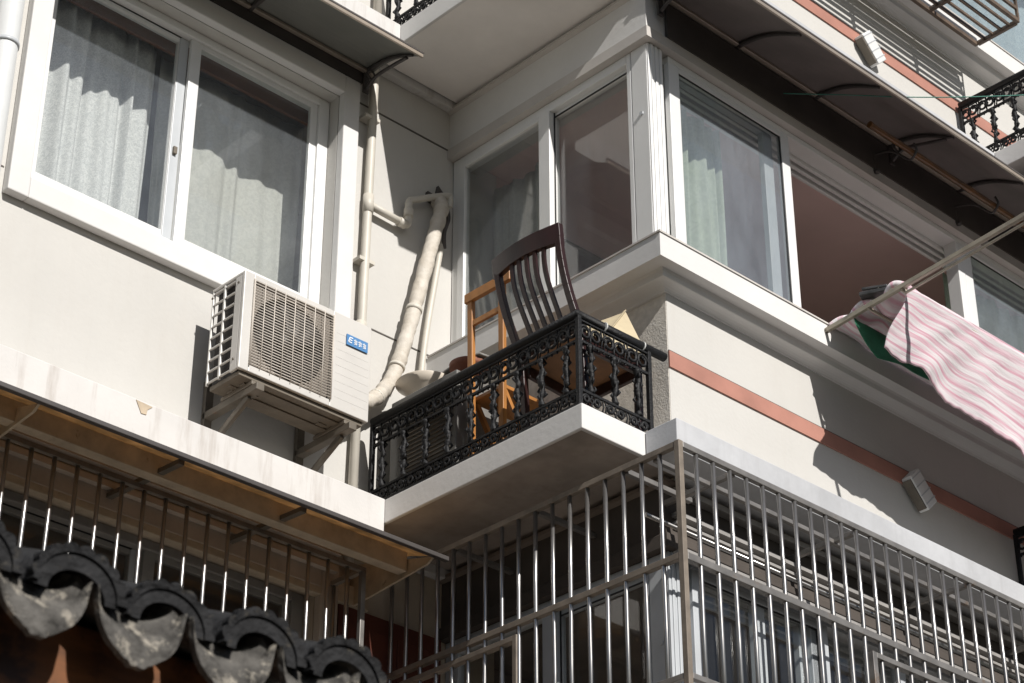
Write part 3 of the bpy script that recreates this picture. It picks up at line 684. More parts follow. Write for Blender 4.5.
def railing(corners, zb, label, step=.15, ext=0.0):
    R_ = thing('balcony_railing', (corners[0][0], corners[0][1], zb), label, 'railing', 'ornate black balcony railings')
    zt = zb + .47
    rail = MB(); rc = list(corners); rc[-1] = (rc[-1][0] + ext, rc[-1][1]); rail.tube([(*c, zt) for c in rc], .022, 12)
    posts = corners
    for c in posts:
        m = MB(); m.box(c[0] - .011, c[0] + .011, c[1] - .011, c[1] + .011, zb, zt - .01); m.build('post', 'iron', R_, bev=.002)
    rail.build('top_rail', 'iron', R_)
    for i in range(len(corners) - 1):
        a = Vector((*corners[i], 0)); b = Vector((*corners[i + 1], 0)); L = (b - a).length; d = (b - a) / L
        for zz, th in ((zt - .028, .008), (zt - .135, .012), (zb + .085, .012), (zb + .012, .012)):
            MB().bar((a.x, a.y, zz), (b.x, b.y, zz), .014, th).build('cross_rail', 'iron', R_)
        n = max(2, round(L / step)); st = L / n
        for q in range(n):
            p = a + d * (st * (q + .5)); m = MB(); baluster(m, p, zb + .09, zt - .138, q + 31 * i); m.build('baluster', 'iron', R_)
        sc = MB(); sb_ = MB()
        nn = max(2, round(L / .13)); sw = L / nn
        for q in range(nn):
            scroll(sc, a + d * (sw * q), d, zt - .13, zt - .03, sw)
            scroll(sb_, a + d * (sw * q), d, zb + .02, zb + .08, sw)
        # little drops under the middle rail
        for q in range(int(L / .035)):
            p = a + d * (.02 + .035 * q); sc.tube([(p.x, p.y, zt - .141), (p.x, p.y, zt - .15)], [.006, .004], 6)
        sc.build('scrollwork', 'iron', R_); sb_.build('scrollwork', 'iron', R_)
    return R_
RL = railing([(5.965, 7.26), (5.965, 5.845), (6.42, 5.845)], 4.596, 'black ornate railing around the platform with two chairs', ext=.11)
tmp = MB()
for (xx, yy, d) in ((6.13, 5.845, 'x'), (6.38, 5.845, 'x')):
    if d == 'x': tmp.tube([(xx, yy, 5.066), (xx + .005, yy, 5.066)], .0235, 12)
    else: tmp.tube([(xx, yy, 5.066), (xx, yy + .005, 5.066)], .0235, 12)
tmp.build('tie', 'tie', RL)
RU = copy_tree(RL); RU.location.z += H; RU['label'] = 'black ornate railing on the platform above, cut by the top of the photo'
for ch in list(RU.children):
    if ch.name.startswith('tie'): bpy.data.objects.remove(ch)
RR = railing([(9.28, 5.83), (9.28, 5.10), (12.4, 5.10)], 4.596 + H, 'black ornate railing at top right in front of a terracotta band')
RD = copy_tree(RR); RD.location.z -= H; RD['label'] = 'shadowed black railing at the right edge under the hanging towel'

# ------------------------------------------------------------------ things on the platform
PZ = 4.592
CH = thing('dining_chair', (6.2, 6.1, PZ), 'dark red mahogany slat-back chair with its back to the railing corner', 'chair')
def lerp(a, b, t): return a + (b - a) * t
yl_t, yl_b, yr_t, yr_b = 6.380, 6.272, 5.965, 5.89
def back_x(t):     # t: 0 at seat, 1 at the top of the back
    return 6.03 - .035 * math.sin(t * PI * .9) - .05 * t
zse, zto = 5.03, 5.588
for (yb, yt) in ((yl_b, yl_t), (yr_b, yr_t)):
    m = MB(); n = 12; pts = [(6.035 + .015, yb, PZ), (6.03, yb, zse)] 
    pr = []
    for i in range(n + 1): t = i / n; pr.append((back_x(t), lerp(yb, yt, t), lerp(zse, zto - .02, t)))
    pts = [(6.05, lerp(yb, yt, -.05), PZ), (6.035, yb, zse - .1)] + pr
    for i in range(len(pts) - 1): m.bar(pts[i], Vector(pts[i + 1]) + (Vector(pts[i + 1]) - Vector(pts[i])).normalized() * .002, .034, .030, up=(1, 0, 0))
    m.build('back_post', 'mahog', CH, bev=.003)
m = MB()
n = 14
def crest(u, v, side):
    y = lerp(yl_t + .018, yr_t - .022, u); bow = -.030 * math.sin(PI * u)
    z = lerp(zto - .092 + .012 * math.sin(PI * u), zto + .012 - .004 * math.sin(PI * u), v)
    return (back_x(1) + (.018 if side else -.012) + bow - .012 * v, y, z)
vs = []
for i in range(n + 1):
    u = i / n
    vs += [crest(u, 0, 0), crest(u, 1, 0), crest(u, 1, 1), crest(u, 0, 1)]
fs = []
for i in range(n):
    o = 4 * i
    for a in range(4): fs.append((o + a, o + (a + 1) % 4, o + 4 + (a + 1) % 4, o + 4 + a))
fs += [(0, 1, 2, 3), (4 * n + 3, 4 * n + 2, 4 * n + 1, 4 * n)]
m.add(vs, fs); m.build('crest_rail', 'mahog', CH, bev=.003)
for q in range(5):
    f = .30 + .125 * q; fb = .24 + .125 * q; m = MB(); pts = []
    for i in range(11):
        t = i / 10; pts.append((back_x(t) - .028 * math.sin(PI * f) * t + .006 * math.sin(t * PI * 2), lerp(lerp(yl_b, yr_b, fb), lerp(yl_t, yr_t, f), t), lerp(zse + .02, zto - .08, t)))
    for i in range(10): m.bar(pts[i], Vector(pts[i + 1]) + (Vector(pts[i + 1]) - Vector(pts[i])).normalized() * .002, .021, .013, up=(1, 0, 0))
    m.build('slat', 'mahog', CH)
m = MB(); m.bar((back_x(.05), yl_b, zse + .02), (back_x(.05), yr_b, zse + .02), .025, .035, up=(0, 0, 1)); m.build('lower_rail', 'mahog', CH, bev=.003)
m = MB(); m.poly_prism([(6.05, 5.90, 5.005), (6.44, 5.885, 5.005), (6.44, 6.31, 5.005), (6.05, 6.27, 5.005)], (0, 0, .035)); st = m.build('seat', 'seat', CH, bev=.006)
m = MB(); m.bar((6.06, 5.905, 4.975), (6.42, 5.90, 4.975), .022, .055); m.bar((6.06, 6.265, 4.975), (6.42, 6.29, 4.975), .022, .055); m.bar((6.43, 5.91, 4.975), (6.43, 6.28, 4.975), .022, .055); m.build('apron', 'mahog', CH, bev=.003)
for yy in (5.915, 6.285):
    m = MB(); m.poly_prism([(6.405, yy - .018, PZ), (6.435, yy - .018, PZ), (6.435, yy + .014, PZ), (6.405, yy + .014, PZ)], (0, 0, .41)); m.build('front_leg', 'mahog', CH, bev=.003)

OC = thing('folding_chair', (6.2, 6.6, PZ), 'small orange pine chair standing left of the dark red chair', 'chair')
tl = 6.70; tr_ = 6.40
for (yb, yt) in ((6.715, 6.690), (6.505, 6.470)):
    m = MB(); m.bar((6.125, yb, PZ), (6.085, yt, 5.555), .034, .024, up=(1, 0, 0)); m.build('back_post', 'orange', OC, bev=.003)
m = MB(); m.bar((6.078, tl + .02, 5.575), (6.078, tr_, 5.575), .026, .050); m.build('top_rail', 'orange', OC, bev=.003)
m = MB(); m.bar((6.09, tl, 5.43), (6.09, 6.475, 5.43), .016, .030); m.build('back_slat', 'orange', OC, bev=.002)
m = MB(); m.box(6.12, 6.42, 6.50, 6.72, 5.02, 5.04); m.build('seat', 'orange', OC, bev=.003)
for yy in (6.705, 6.515):
    m = MB(); m.bar((6.40, yy, PZ), (6.14, yy, 5.015), .026, .022, up=(1, 0, 0)); m.build('front_leg', 'orange', OC, bev=.003)
m = MB(); m.bar((6.12, 6.71, 4.78), (6.12, 6.50, 4.78), .016, .028); m.build('stretcher', 'orange', OC, bev=.002)

CU = thing('condenser_unit', (6.2, 7.0, PZ), 'dark slatted condenser unit standing behind the left half of the platform railing', 'condenser')
m = MB(); m.box(6.06, 6.36, 6.76, 7.24, PZ + .03, 5.20); cc = m.build('cabinet', 'condenser', CU, bev=.006)
m = MB()
for i in range(22): m.box(6.048, 6.058, 6.79, 7.12, PZ + .08 + i * .023, PZ + .084 + i * .023)
m.build('louvre', 'bracket', cc)
for yy in (6.80, 7.16):
    m = MB(); m.box(6.07, 6.35, yy, yy + .04, PZ, PZ + .03); m.build('foot', 'condenser', CU)

PT = thing('flower_pot', (6.2, 6.88, 5.20), 'brown terracotta flower pot on the condenser behind the orange chair', 'pot')
m = MB(); m.lathe((6.2, 6.83, 5.202), [(.001, 0), (.06, 0), (.085, .07), (.094, .075), (.096, .10), (.086, .102), (.08, .08), (.001, .08)], 28); m.build('body', 'terracotta', PT)
BW = thing('bowl', (6.2, 7.12, 5.20), 'wide pale bowl at the left end of the condenser', 'bowl')
m = MB(); m.lathe((6.19, 7.13, 5.202), [(.001, 0), (.06, 0), (.07, .012), (.115, .075), (.155, .105), (.150, .110), (.105, .080), (.05, .02), (.001, .018)], 32); m.build('body', 'bowl', BW)
m = MB(); m.sheet(6, 4, lambda u, v: (6.17 + .22 * v, 6.72 + .35 * u, 5.315 + .012 * math.sin(u * 4) + .02 * v)); 
tag(m.build('tray', 'condenser', None, solid=.012), 'flat dark tray laid across bowl and pot on the condenser', 'tray')

CB = thing('cardboard_box', (6.35, 6.0, 5.045), 'beige folded cardboard box lying on the seat of the dark chair', 'box')
m = MB()
m.add([(6.20, 5.93, 5.045), (6.45, 5.875, 5.06), (6.47, 6.22, 5.05), (6.22, 6.25, 5.045), (6.43, 5.985, 5.335), (6.42, 6.15, 5.318), (6.30, 6.19, 5.27)],
      [(0, 1, 4), (1, 2, 5, 4), (2, 3, 6, 5), (3, 0, 6), (0, 4, 6), (4, 5, 6), (0, 3, 2, 1)]); m.build('carton', 'card', CB, bev=.003)
m = MB(); m.bar((6.25, 5.945, 5.12), (6.425, 5.985, 5.34), .012, .004, up=(-1, 0, 1)); m.build('flap', 'card', CB)

# ------------------------------------------------------------------ awnings
def awning(name, label, x0, x1, yw, zw, yo, zo, arms, board=None, sheet='awn', bx0=None, full=()):
    A = thing(name, ((x0 + x1) / 2, yw, zw), label, 'awning', 'brown awnings over the windows')
    def P(v):     # profile from wall to outer edge, gently arched
        return lerp(yw, yo, v), lerp(zw, zo, v) + .045 * math.sin(PI * v) * (1 - .2 * v)
    m = MB(); n = 12
    for i in range(n):
        (ya, za), (yb, zb) = P(i / n), P((i + 1) / n)
        m.add([(x0, ya, za), (x1, ya, za), (x1, yb, zb), (x0, yb, zb), (x0, ya, za + .005), (x1, ya, za + .005), (x1, yb, zb + .005), (x0, yb, zb + .005)],
              [(0, 1, 2, 3), (7, 6, 5, 4), (0, 3, 7, 4), (1, 5, 6, 2)] + ([(0, 4, 5, 1)] if i == 0 else []) + ([(3, 2, 6, 7)] if i == n - 1 else []), False)
    bmv = m.build('panel', sheet, A, fix=False)
    m = MB(); m.box(x0, x1 + .01, yo - .012, yo, zo - .008, zo + .014); m.build('edge_trim', 'awntrim', A, bev=.002)
    m = MB(); m.box(x0, x1 + .012, yo - .014, yo + .002, zo + .0145, zo + .026); m.build('edge_strip', 'awndark', A)
    m = MB(); m.box(x0, x1, yw - .03, yw - .004, zw - .022, zw - .004); m.build('wall_rail', 'awntrim', A, bev=.002)
    for xa in arms:
        m = MB(); pts = [(xa, P(v)[0], P(v)[1] - .014) for v in [i / 10 * .96 for i in range(11)]]
        m.tube(pts, [.016 - .008 * i / 10 for i in range(11)], 8)
        pts2 = smooth_path([(xa, yw - .012, zw - .125), (xa, lerp(yw, yo, .22), zw - .085), (xa, lerp(yw, yo, .55), lerp(zw, zo, .5) - .035), (xa, lerp(yw, yo, .85), lerp(zw, zo, .9) - .004)], 5)
        if xa in full:
            m.tube(pts2, .010, 8); m.box(xa - .018, xa + .018, yw - .014, yw - .003, zw - .15, zw + .0)
            m.tube([(xa + .026 * math.cos(i * PI / 6), yw - .05, zw - .05 + .026 * math.sin(i * PI / 6)) for i in range(12)], .006, 6, closed=True)
        m.build('bracket_arm', 'awndark', A)
    if board:
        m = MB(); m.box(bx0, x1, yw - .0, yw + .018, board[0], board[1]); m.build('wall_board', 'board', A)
    return A
awning('window_awning', 'grey-brown arched awning with black end bracket over the recessed window', CA, 5.90, YA - .055, 7.19, 6.903, 7.083, (3.6, 5.08, 5.86), board=None, sheet='awngrey', full=(5.86,))
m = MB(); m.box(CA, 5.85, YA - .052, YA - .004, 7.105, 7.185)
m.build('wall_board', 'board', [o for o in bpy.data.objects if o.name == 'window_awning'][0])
awning('window_awning', 'long dark brown awning over the open bay window, with several curved brackets', 6.493, CR, YC - .02, 7.268, 5.40, 7.088, (6.60, 7.21, 7.86, 8.52, 9.17, 9.82), board=(7.018, 7.245), bx0=6.66, full=(6.60, 8.52))
# lower translucent awning
LA = thing('lower_awning', (4.5, YA, 4.3), 'ochre translucent awning under the ledge above the left security cage', 'awning')
lx0, lx1 = CA, 5.985
m = MB()
def LP(v): return lerp(YA - .06, 6.745, v), lerp(4.335, 4.180, v) + .02 * math.sin(PI * v)
for i in range(8):
    (ya, za), (yb, zb) = LP(i / 8), LP((i + 1) / 8)
    m.add([(lx0, ya, za), (lx1, ya, za), (lx1, yb, zb), (lx0, yb, zb)], [(0, 1, 2, 3)])
m.build('panel', 'ochre', LA, fix=False, solid=.004)
m = MB(); m.box(lx0, lx1 + .02, 6.73, 6.757, 4.160, 4.182); m.build('edge_trim', 'awndark', LA, bev=.003)
m = MB(); m.box(lx0, lx1 - .06, 6.93, 6.99, 4.150, 4.246); m.build('beam', 'gusset', LA, bev=.003)
for xx in (3.84, 5.93):
    m = MB(); m.poly_prism([(xx, YA - .004, 4.325), (xx, 6.76, 4.168), (xx, 6.80, 4.145), (xx, YA - .004, 4.10)], (.012, 0, 0)); m.build('gusset', 'gusset', LA)
for xx in (4.55, 5.2):
    m = MB(); m.bar((xx, YA - .01, 4.20), (xx, 6.78, 4.165), .03, .022); m.build('rib', 'bracket', LA)
m = MB(); m.box(lx0, 6.02, YA - .05, YA - .003, 4.10, 4.20); m.build('wall_batten', 'gusset', LA, bev=.004)

# ------------------------------------------------------------------ security cages
RB = random.Random(21)
def cage_bars(parent, pts, z0, z1, r=.0105):
    for p in pts:
        q = RB.uniform(-.003, .003); w = RB.uniform(-.003, .003); m = MB(); m.tube([(p[0], p[1], z0), (p[0] + q, p[1] + w, lerp(z0, z1, .45)), (p[0] - w * .5, p[1] + q * .5, lerp(z0, z1, .75)), (p[0], p[1], z1)], r * RB.uniform(.94, 1.05), 10); m.build('bar', 'steel', parent)
CG = thing('security_cage', (6.145, 5.44, 2.9), 'steel bar security cage wrapping the corner of the lower bay', 'cage', 'steel security cages')
cx, cy, zt, zm, zb = 6.145, 5.44, 4.318, 3.80, 2.85
cage_bars(CG, [(cx + .108 * i, cy) for i in range(1, 34)], zb, zt)
cage_bars(CG, [(cx, cy + .109 * i) for i in range(1, 18)], zb, zt)
m = MB(); m.box(cx - .014, cx + .014, cy - .014, cy + .014, zb, zt + .015); m.build('corner_post', 'rustrail', CG, bev=.002)
m = MB(); m.box(cx + .015, 9.8, cy - .013, cy + .013, zt - .013, zt + .014); m.build('top_rail', 'steelrail', CG, bev=.002)
m = MB(); m.box(cx - .013, cx + .013, cy + .015, YA - .07, zt - .013, zt + .014); m.build('top_rail', 'rustrail', CG, bev=.002)
m = MB(); m.box(cx + .015, 9.8, cy - .014, cy + .014, zm - .016, zm + .016); m.build('mid_rail', 'steelrail', CG, bev=.002)
m = MB(); m.box(cx - .014, cx + .014, cy + .015, YA - .07, zm - .014, zm + .014); m.build('mid_rail', 'rustrail', CG, bev=.002)
m = MB(); m.box(cx + .015, 9.8, cy - .014, cy + .014, 3.26, 3.285); m.box(cx - .013, cx + .013, cy + .015, YA - .07, 3.26, 3.285); m.build('low_rail', 'steelrail', CG, bev=.002)
m = MB(); ring(m, 'y', cy - .018, cy + .018, 7.36, 9.4, zb, 3.72, .03, .03, .03, .026); m.build('gate_frame', 'steelrail', CG, bev=.002)
m = MB(); ring(m, 'x', cx - .018, cx + .018, 6.42, 7.2, zb, 3.745, .026, .026, .03, .024); m.build('gate_frame', 'rustrail', CG, bev=.002)
m = MB()
for xx in (6.5, 7.35, 8.2, 9.05): m.box(xx, xx + .024, cy + .015, YC - .004, zt - .02, zt + .004)
for yy in (5.75, 6.3, 6.85): m.box(cx + .015, XB - .004, yy, yy + .024, zt - .02, zt + .004)
m.box(cx + .015, 9.8, cy + .14, cy + .163, zt - .024, zt - .021 + .018); m.build('roof_bar', 'steelrail', CG, bev=.002)
m = MB(); m.tube([(cx + .02, cy + .22, 4.07), (9.8, cy + .22, 4.07)], .010, 10); m.build('hanging_rod', 'steel', CG)

LG = thing('security_cage', (4.5, 7.085, 2.9), 'smaller steel bar cage behind the roof tiles at lower left', 'cage', 'steel security cages')
cy2, cz2 = 7.085, 4.165
xs = []
xx = 5.70
while xx > 2.4: xs.append(xx); xx -= .112
cage_bars(LG, [(x, cy2) for x in xs], 2.7, cz2, .0095)
cage_bars(LG, [(5.79, 7.19), (5.79, 7.29)], 2.7, cz2, .0095)
m = MB(); m.box(5.778, 5.803, cy2 - .012, cy2 + .012, 2.7, cz2 + .012); m.build('corner_post', 'steelrail', LG, bev=.002)
m = MB(); m.box(2.3, 5.777, cy2 - .012, cy2 + .012, cz2 - .012, cz2 + .012); m.box(5.778, 5.803, cy2 + .013, YA - .06, cz2 - .012, cz2 + .012); m.build('top_rail', 'rustrail', LG, bev=.002)
m = MB(); m.box(2.3, 5.777, cy2 - .012, cy2 + .012, 3.0, 3.025); m.build('low_rail', 'rustrail', LG, bev=.002)

# ------------------------------------------------------------------ vents, rack, wire, shelf
def hood(x, z, label):
    V = thing('vent_hood', (x, YC, z), label, 'vent', 'white vent covers on the front wall')
    c, s = math.cos(math.radians(-47)), math.sin(math.radians(-47))
    def R(u, w): return (x + u * c - w * s, z + u * s + w * c)
    def bx(u0, u1, w0, w1, y0, y1):
        P = [R(u0, w0), R(u1, w0), R(u1, w1), R(u0, w1)]
        return MB().poly_prism([(a, y0, b) for a, b in P], (0, y1 - y0, 0))
    bx(-.10, .10, -.055, .055, YC - .075, YC - .014).build('cover', 'pvc', V, bev=.006)
    bx(-.085, .085, -.066, -.056, YC - .068, YC - .018).build('outlet', 'bracket', V)
    for q in range(4): bx(-.086 + q * .05, -.080 + q * .05, -.058, .058, YC - .0775, YC - .0755).build('louvre', 'pvcgrey', V)
hood(8.40, 7.87, 'white tilted vent cover on the upper terracotta band')
hood(8.42, 5.02, 'white tilted vent cover in shade under the hanging towel')

RK = thing('flower_rack', (8.9, 5.6, 8.45), 'brown steel flower rack outside the window at top right', 'rack')
rx0, rx1, ry0, ry1, rz = 7.6, 9.325, 5.38, 5.685, 8.33
m = MB(); m.bar((rx0, ry1, rz), (rx1, ry1, rz), .022, .03); m.bar((rx0, ry0, rz), (rx1, ry0, rz), .022, .03)
for xx in (rx0, 8.25, 8.85, rx1): m.bar((xx, ry0 + .012, rz), (xx, ry1 - .012, rz), .022, .03)
m.build('frame', 'rackmetal', RK, bev=.002)
for q in range(4):
    yy = ry0 + (q + 1) * (ry1 - ry0) / 5; m = MB(); m.bar((rx0, yy, rz + .006), (rx1, yy, rz + .006), .014, .018); m.build('slat', 'rackmetal', RK)
m = MB()
for xx in (rx0, 8.25, 8.85, rx1): m.bar((xx, ry0, rz + .016), (xx, ry0, rz + .33), .016, .016, up=(1, 0, 0))
for zz in (.10, .17, .25, .32): m.bar((rx0, ry0, rz + zz), (rx1, ry0, rz + zz), .014, .026)
m.build('guard_rail', 'rackmetal', RK)

WR = MB(); WR.tube(smooth_path([(7.568, 5.835, 7.125), (7.846, 5.6, 7.13), (8.067, 5.4, 7.122), (8.421, 5.25, 7.224), (8.784, 5.1, 7.344), (9.136, 4.95, 7.466)], 6), .0035, 6)
tag(WR.build('wire', 'wire'), 'thin green wire strung across in front of the brown awning', 'wire')

SH = thing('wire_shelf', (9.5, 5.5, 7.45), 'small white ladder-like shelf behind the top right railing', 'shelf')
m = MB()
for xx in (9.50, 9.68): m.bar((xx, 5.52, 7.45), (xx, 5.52, 7.82), .014, .014, up=(1, 0, 0))
m.build('upright', 'shelf', SH)
for q in range(6):
    m = MB(); m.bar((9.507, 5.52, 7.50 + q * .06), (9.673, 5.52, 7.50 + q * .06), .01, .01); m.build('rung', 'shelf', SH)

# ------------------------------------------------------------------ laundry
BP = thing('bamboo_pole', (8.6, 5.6, 7.0), 'orange bamboo pole hung under the brown awning on black hooks', 'pole')
m = MB(); pts = [(7.985 + (11.4 - 7.985) * i / 60, 5.59, 7.0) for i in range(61)]
m.tube(pts, [.0165 + (.0022 if i % 8 == 0 else 0) for i in range(61)], 12); m.build('cane', 'bamboo', BP)
for xx in (8.36, 9.12, 9.9):
    hk = MB(); hk.tube(smooth_path([(xx, YC - .012, 7.12), (xx, 5.72, 7.07), (xx, 5.62, 6.965), (xx, 5.585, 6.966), (xx, 5.56, 7.0), (xx, 5.575, 7.05)], 5), .007, 8)
    hk.tube([(xx, YC - .012, 7.09), (xx, YC - .012, 7.0)], .01, 8); hk.lathe((xx, YC - .03, 6.995), [(.001, -.012), (.016, -.01), (.016, .01), (.001, .012)], 12)
    tag(hk.build('hook', 'awndark'), {8.36: 'black wall hook carrying the left end of the bamboo pole', 9.12: 'black wall hook on the bamboo pole beside the drying arm', 9.9: 'black wall hook on the hidden right end of the bamboo pole'}[xx], 'hook', 'bamboo pole hooks')

DR = thing('drying_arm', (7.61, 5.712, 5.595), 'pale metal drying rack arm reaching out from the bay sill over the towel', 'drying rack')
A0 = Vector((7.606, 5.72, 5.594)); A1 = Vector((7.60, 4.35, 5.715))
m = MB(); m.bar(A0, A1, .022, .024); m.build('lower_tube', 'pole', DR, bev=.002)
m = MB(); m.bar(A0 + Vector((.006, -.50, .006)), A1 + Vector((.006, 0, -.034)), .012, .011); m.build('upper_tube', 'pole', DR, bev=.002)
m = MB(); m.lathe((7.606, 5.715, 5.594), [(.001, -.014), (.014, -.012), (.014, .012), (.001, .014)], 12, 'y'); m.build('pivot', 'bracket', DR)
m = MB(); m.tube([(7.60, 5.235, 5.625), (10.6, 5.235, 5.625)], .010, 10); m.build('hanging_rail', 'pole', DR)
m = MB(); m.tube([(7.60, 5.44, 5.605), (10.6, 5.44, 5.605)], .009, 10); m.build('hanging_rail', 'pole', DR)

# striped towel: over the outer rail, front layer hanging, back layer run up towards the sill
rnd = random.Random(11); ph = [rnd.uniform(0, 6.28) for _ in range(8)]
def towel_front(u, v):
    x = 7.635 + 2.6 * u
    L = .345 + .30 * min(1, u * 1.6) ** .9
    fold = .018 * math.sin(u * 19 + ph[0] + v * 1.3) + .012 * math.sin(u * 47 + ph[1] + v * 3) + .010 * math.sin(u * 31 - v * 5)
    sag = .012 * math.sin(u * 11 + ph[2])
    cre = .004 * math.sin(u * 70 + v * 9 + ph[3]) * math.sin(v * 6 + u * 17) + .003 * math.sin((u * 14 + v * 2.2) * 5)
    y = 5.235 - .016 + .095 * v + fold * (v * .9 + .1) + cre * min(1, v * 4)
    z = 5.642 + sag - L * v + .004 * math.sin(u * 37 + v * 4) + .005 * math.sin(u * 23)
    xx = x - .125 * v * (1 - u) ** 3 + .012 * math.sin(v * 7 + u * 13)
    if v > .97: z += .003 * math.sin(u * 240) + .004 * math.sin(u * 91 + 1)
    return (xx, y, z)
TW = MB(); TW.sheet(220, 36, towel_front)
tag(TW.build('towel', 'towel', None, solid=.006), 'large pink and white striped towel hanging over the drying rack', 'towel')
def towel_back(u, v):
    x = 7.62 + 2.65 * u
    t = v
    u = min(1, u * 8)
    y = lerp(5.70, 5.225, t) 
    sag = -.006 * math.sin(PI * t)
    z = lerp(5.625, 5.660, t) + sag + .018 * math.sin(t * 16 + u * 3) + .022 * math.sin(u * 7 + ph[4]) * math.sin(PI * t) + .018 * (1 - u) * math.sin(PI * t) ** .8
    return (x + .018 * math.sin(t * 13) * (1 - u), y, z)
TB = MB(); TB.sheet(160, 60, towel_back)
tag(TB.build('blanket', 'towel', None, solid=.03), 'crumpled pink blanket lying between the bay sill and the outer drying rail', 'blanket')
def gcl(u, v):
    x = 7.625 + .75 * u
    return (x - .03 * v, 5.55 - .03 * v + .014 * math.sin(u * 12) * v, 5.606 - (.165 + .02 * math.sin(u * 7)) * v * min(1, .35 + u * 3))
GC = MB(); GC.sheet(60, 10, gcl)
tag(GC.build('green_shirt', 'greenplastic', None, solid=.004), 'dark green garment hanging under the blanket behind the striped towel', 'garment')
CL = thing('clothes_clip', (7.70, 5.33, 5.68), 'grey and black windproof clip gripping towel and drying arm', 'clip')
m = MB(); m.bar((7.60, 5.48, 5.69), (7.66, 5.33, 5.685), .06, .022); m.bar((7.61, 5.47, 5.722), (7.66, 5.35, 5.712), .05, .016); m.build('jaw', 'clip', CL, bev=.004)
m = MB(); m.tube([(7.62, 5.40, 5.705), (7.68, 5.40, 5.705)], .020, 10); m.build('spring', 'bracket', CL)

# little plant behind the lower right railing
PLT = thing('potted_plant', (9.42, 5.35, 4.60), 'yellowish plant behind the shadowed railing at the right edge', 'plant')
m = MB(); m.lathe((9.42, 5.35, 4.592), [(.001, 0), (.06, 0), (.08, .13), (.07, .13), (.001, .11)], 16); m.build('pot', 'terracotta', PLT)
m = MB(); rnd = random.Random(3)
for q in range(60):
    a = rnd.uniform(0, 6.28); e = rnd.uniform(.2, 1.4); L = rnd.uniform(.15, .42); c = Vector((9.42, 5.35, 4.72))
    d = Vector((math.cos(a) * math.cos(e), math.sin(a) * math.cos(e), math.sin(e))); s = d.cross(Vector((0, 0, 1))).normalized() * .016
    p = c + d * L; m.add([c + d * L * .5, p - d * .04 + s, p, p - d * .04 - s], [(0, 1, 2, 3)])
m.build('foliage', 'leaf', PLT, fix=False)

# ------------------------------------------------------------------ tiled eave in the foreground
ER = thing('tiled_eave', (2.0, 2.95, 0), 'weathered grey clay tile eave in the lower left foreground', 'roof')
EY, EZ, PT_ = 2.90, 1.492, .193
SLOPE = .42
def tile_y(s): return EY + s
def trough(cxx, i):
    # concave tile sloping up away from the street plus its hanging apron
    m = MB(); R_ = .088; n = 14
    pro = [(-R_ * math.cos(PI * q / n), -R_ * .62 * math.sin(PI * q / n)) for q in range(n + 1)]
    rows = 6; vs = []
    for r in range(rows + 1):
        s = r / rows * .9
        for (a, b) in pro: vs.append((cxx + a, EY + s, EZ + b + s * SLOPE))
    o = len(vs)
    for r in range(rows + 1):
        s = r / rows * .9
        for (a, b) in pro: vs.append((cxx + a * .88, EY + s, EZ + b * .82 + .012 + s * SLOPE))
    fs = []
    for base in (0, o):
        for r in range(rows):
            for q in range(n): fs.append((base + r * (n + 1) + q, base + r * (n + 1) + q + 1, base + (r + 1) * (n + 1) + q + 1, base + (r + 1) * (n + 1) + q))
    for q in range(n): fs.append((q, q + 1, o + q + 1, o + q))
    m.add(vs, fs, True)
    return m
def apron(cxx, seed):
    rnd = random.Random(seed); m = MB(); n = 26; R_ = .090; vs = []; th = .014
    top = []; bot = []
    for q in range(n + 1):
        t = q / n; a = -R_ + 2 * R_ * t
        zt = -.052 * math.sqrt(max(0, 1 - (2 * t - 1) ** 2))
        zb = -.006 - .112 * math.sqrt(max(0, 1 - (2 * t - 1) ** 2)) - .0035 * abs(math.sin(t * PI * 4))
        if abs(t - .5) < .08: zb -= .006
        top.append((a, zt)); bot.append((a, zb))
    rows = 5
    def P(q, r, back):
        a = lerp(top[q][0], bot[q][0], r / rows); z = lerp(top[q][1], bot[q][1], r / rows)
        bulge = .010 * math.sin(PI * r / rows) + .004 * rnd.uniform(-1, 1) * (0 if back else 1) * .3
        return (cxx + a, EY - .004 - .020 * (r / rows) - bulge + (th if back else 0), EZ + z)
    for back in (0, 1):
        for r in range(rows + 1):
            for q in range(n + 1): vs.append(P(q, r, back))
    W = n + 1; o = W * (rows + 1); fs = []
    for r in range(rows):
        for q in range(n):
            fs.append((r * W + q, r * W + q + 1, (r + 1) * W + q + 1, (r + 1) * W + q)); fs.append((o + r * W + q + 1, o + r * W + q, o + (r + 1) * W + q, o + (r + 1) * W + q + 1))
    ed = []; k = rows * W
    for q in range(n): ed.append((q, o + q, o + q + 1, q + 1)); ed.append((k + q + 1, o + k + q + 1, o + k + q, k + q))
    for r in range(rows): ed.append((r * W, (r + 1) * W, o + (r + 1) * W, o + r * W)); ed.append((r * W + n, o + r * W + n, o + (r + 1) * W + n, (r + 1) * W + n))
    m.add(vs, fs, True); m.add(vs, ed, False)
    return m
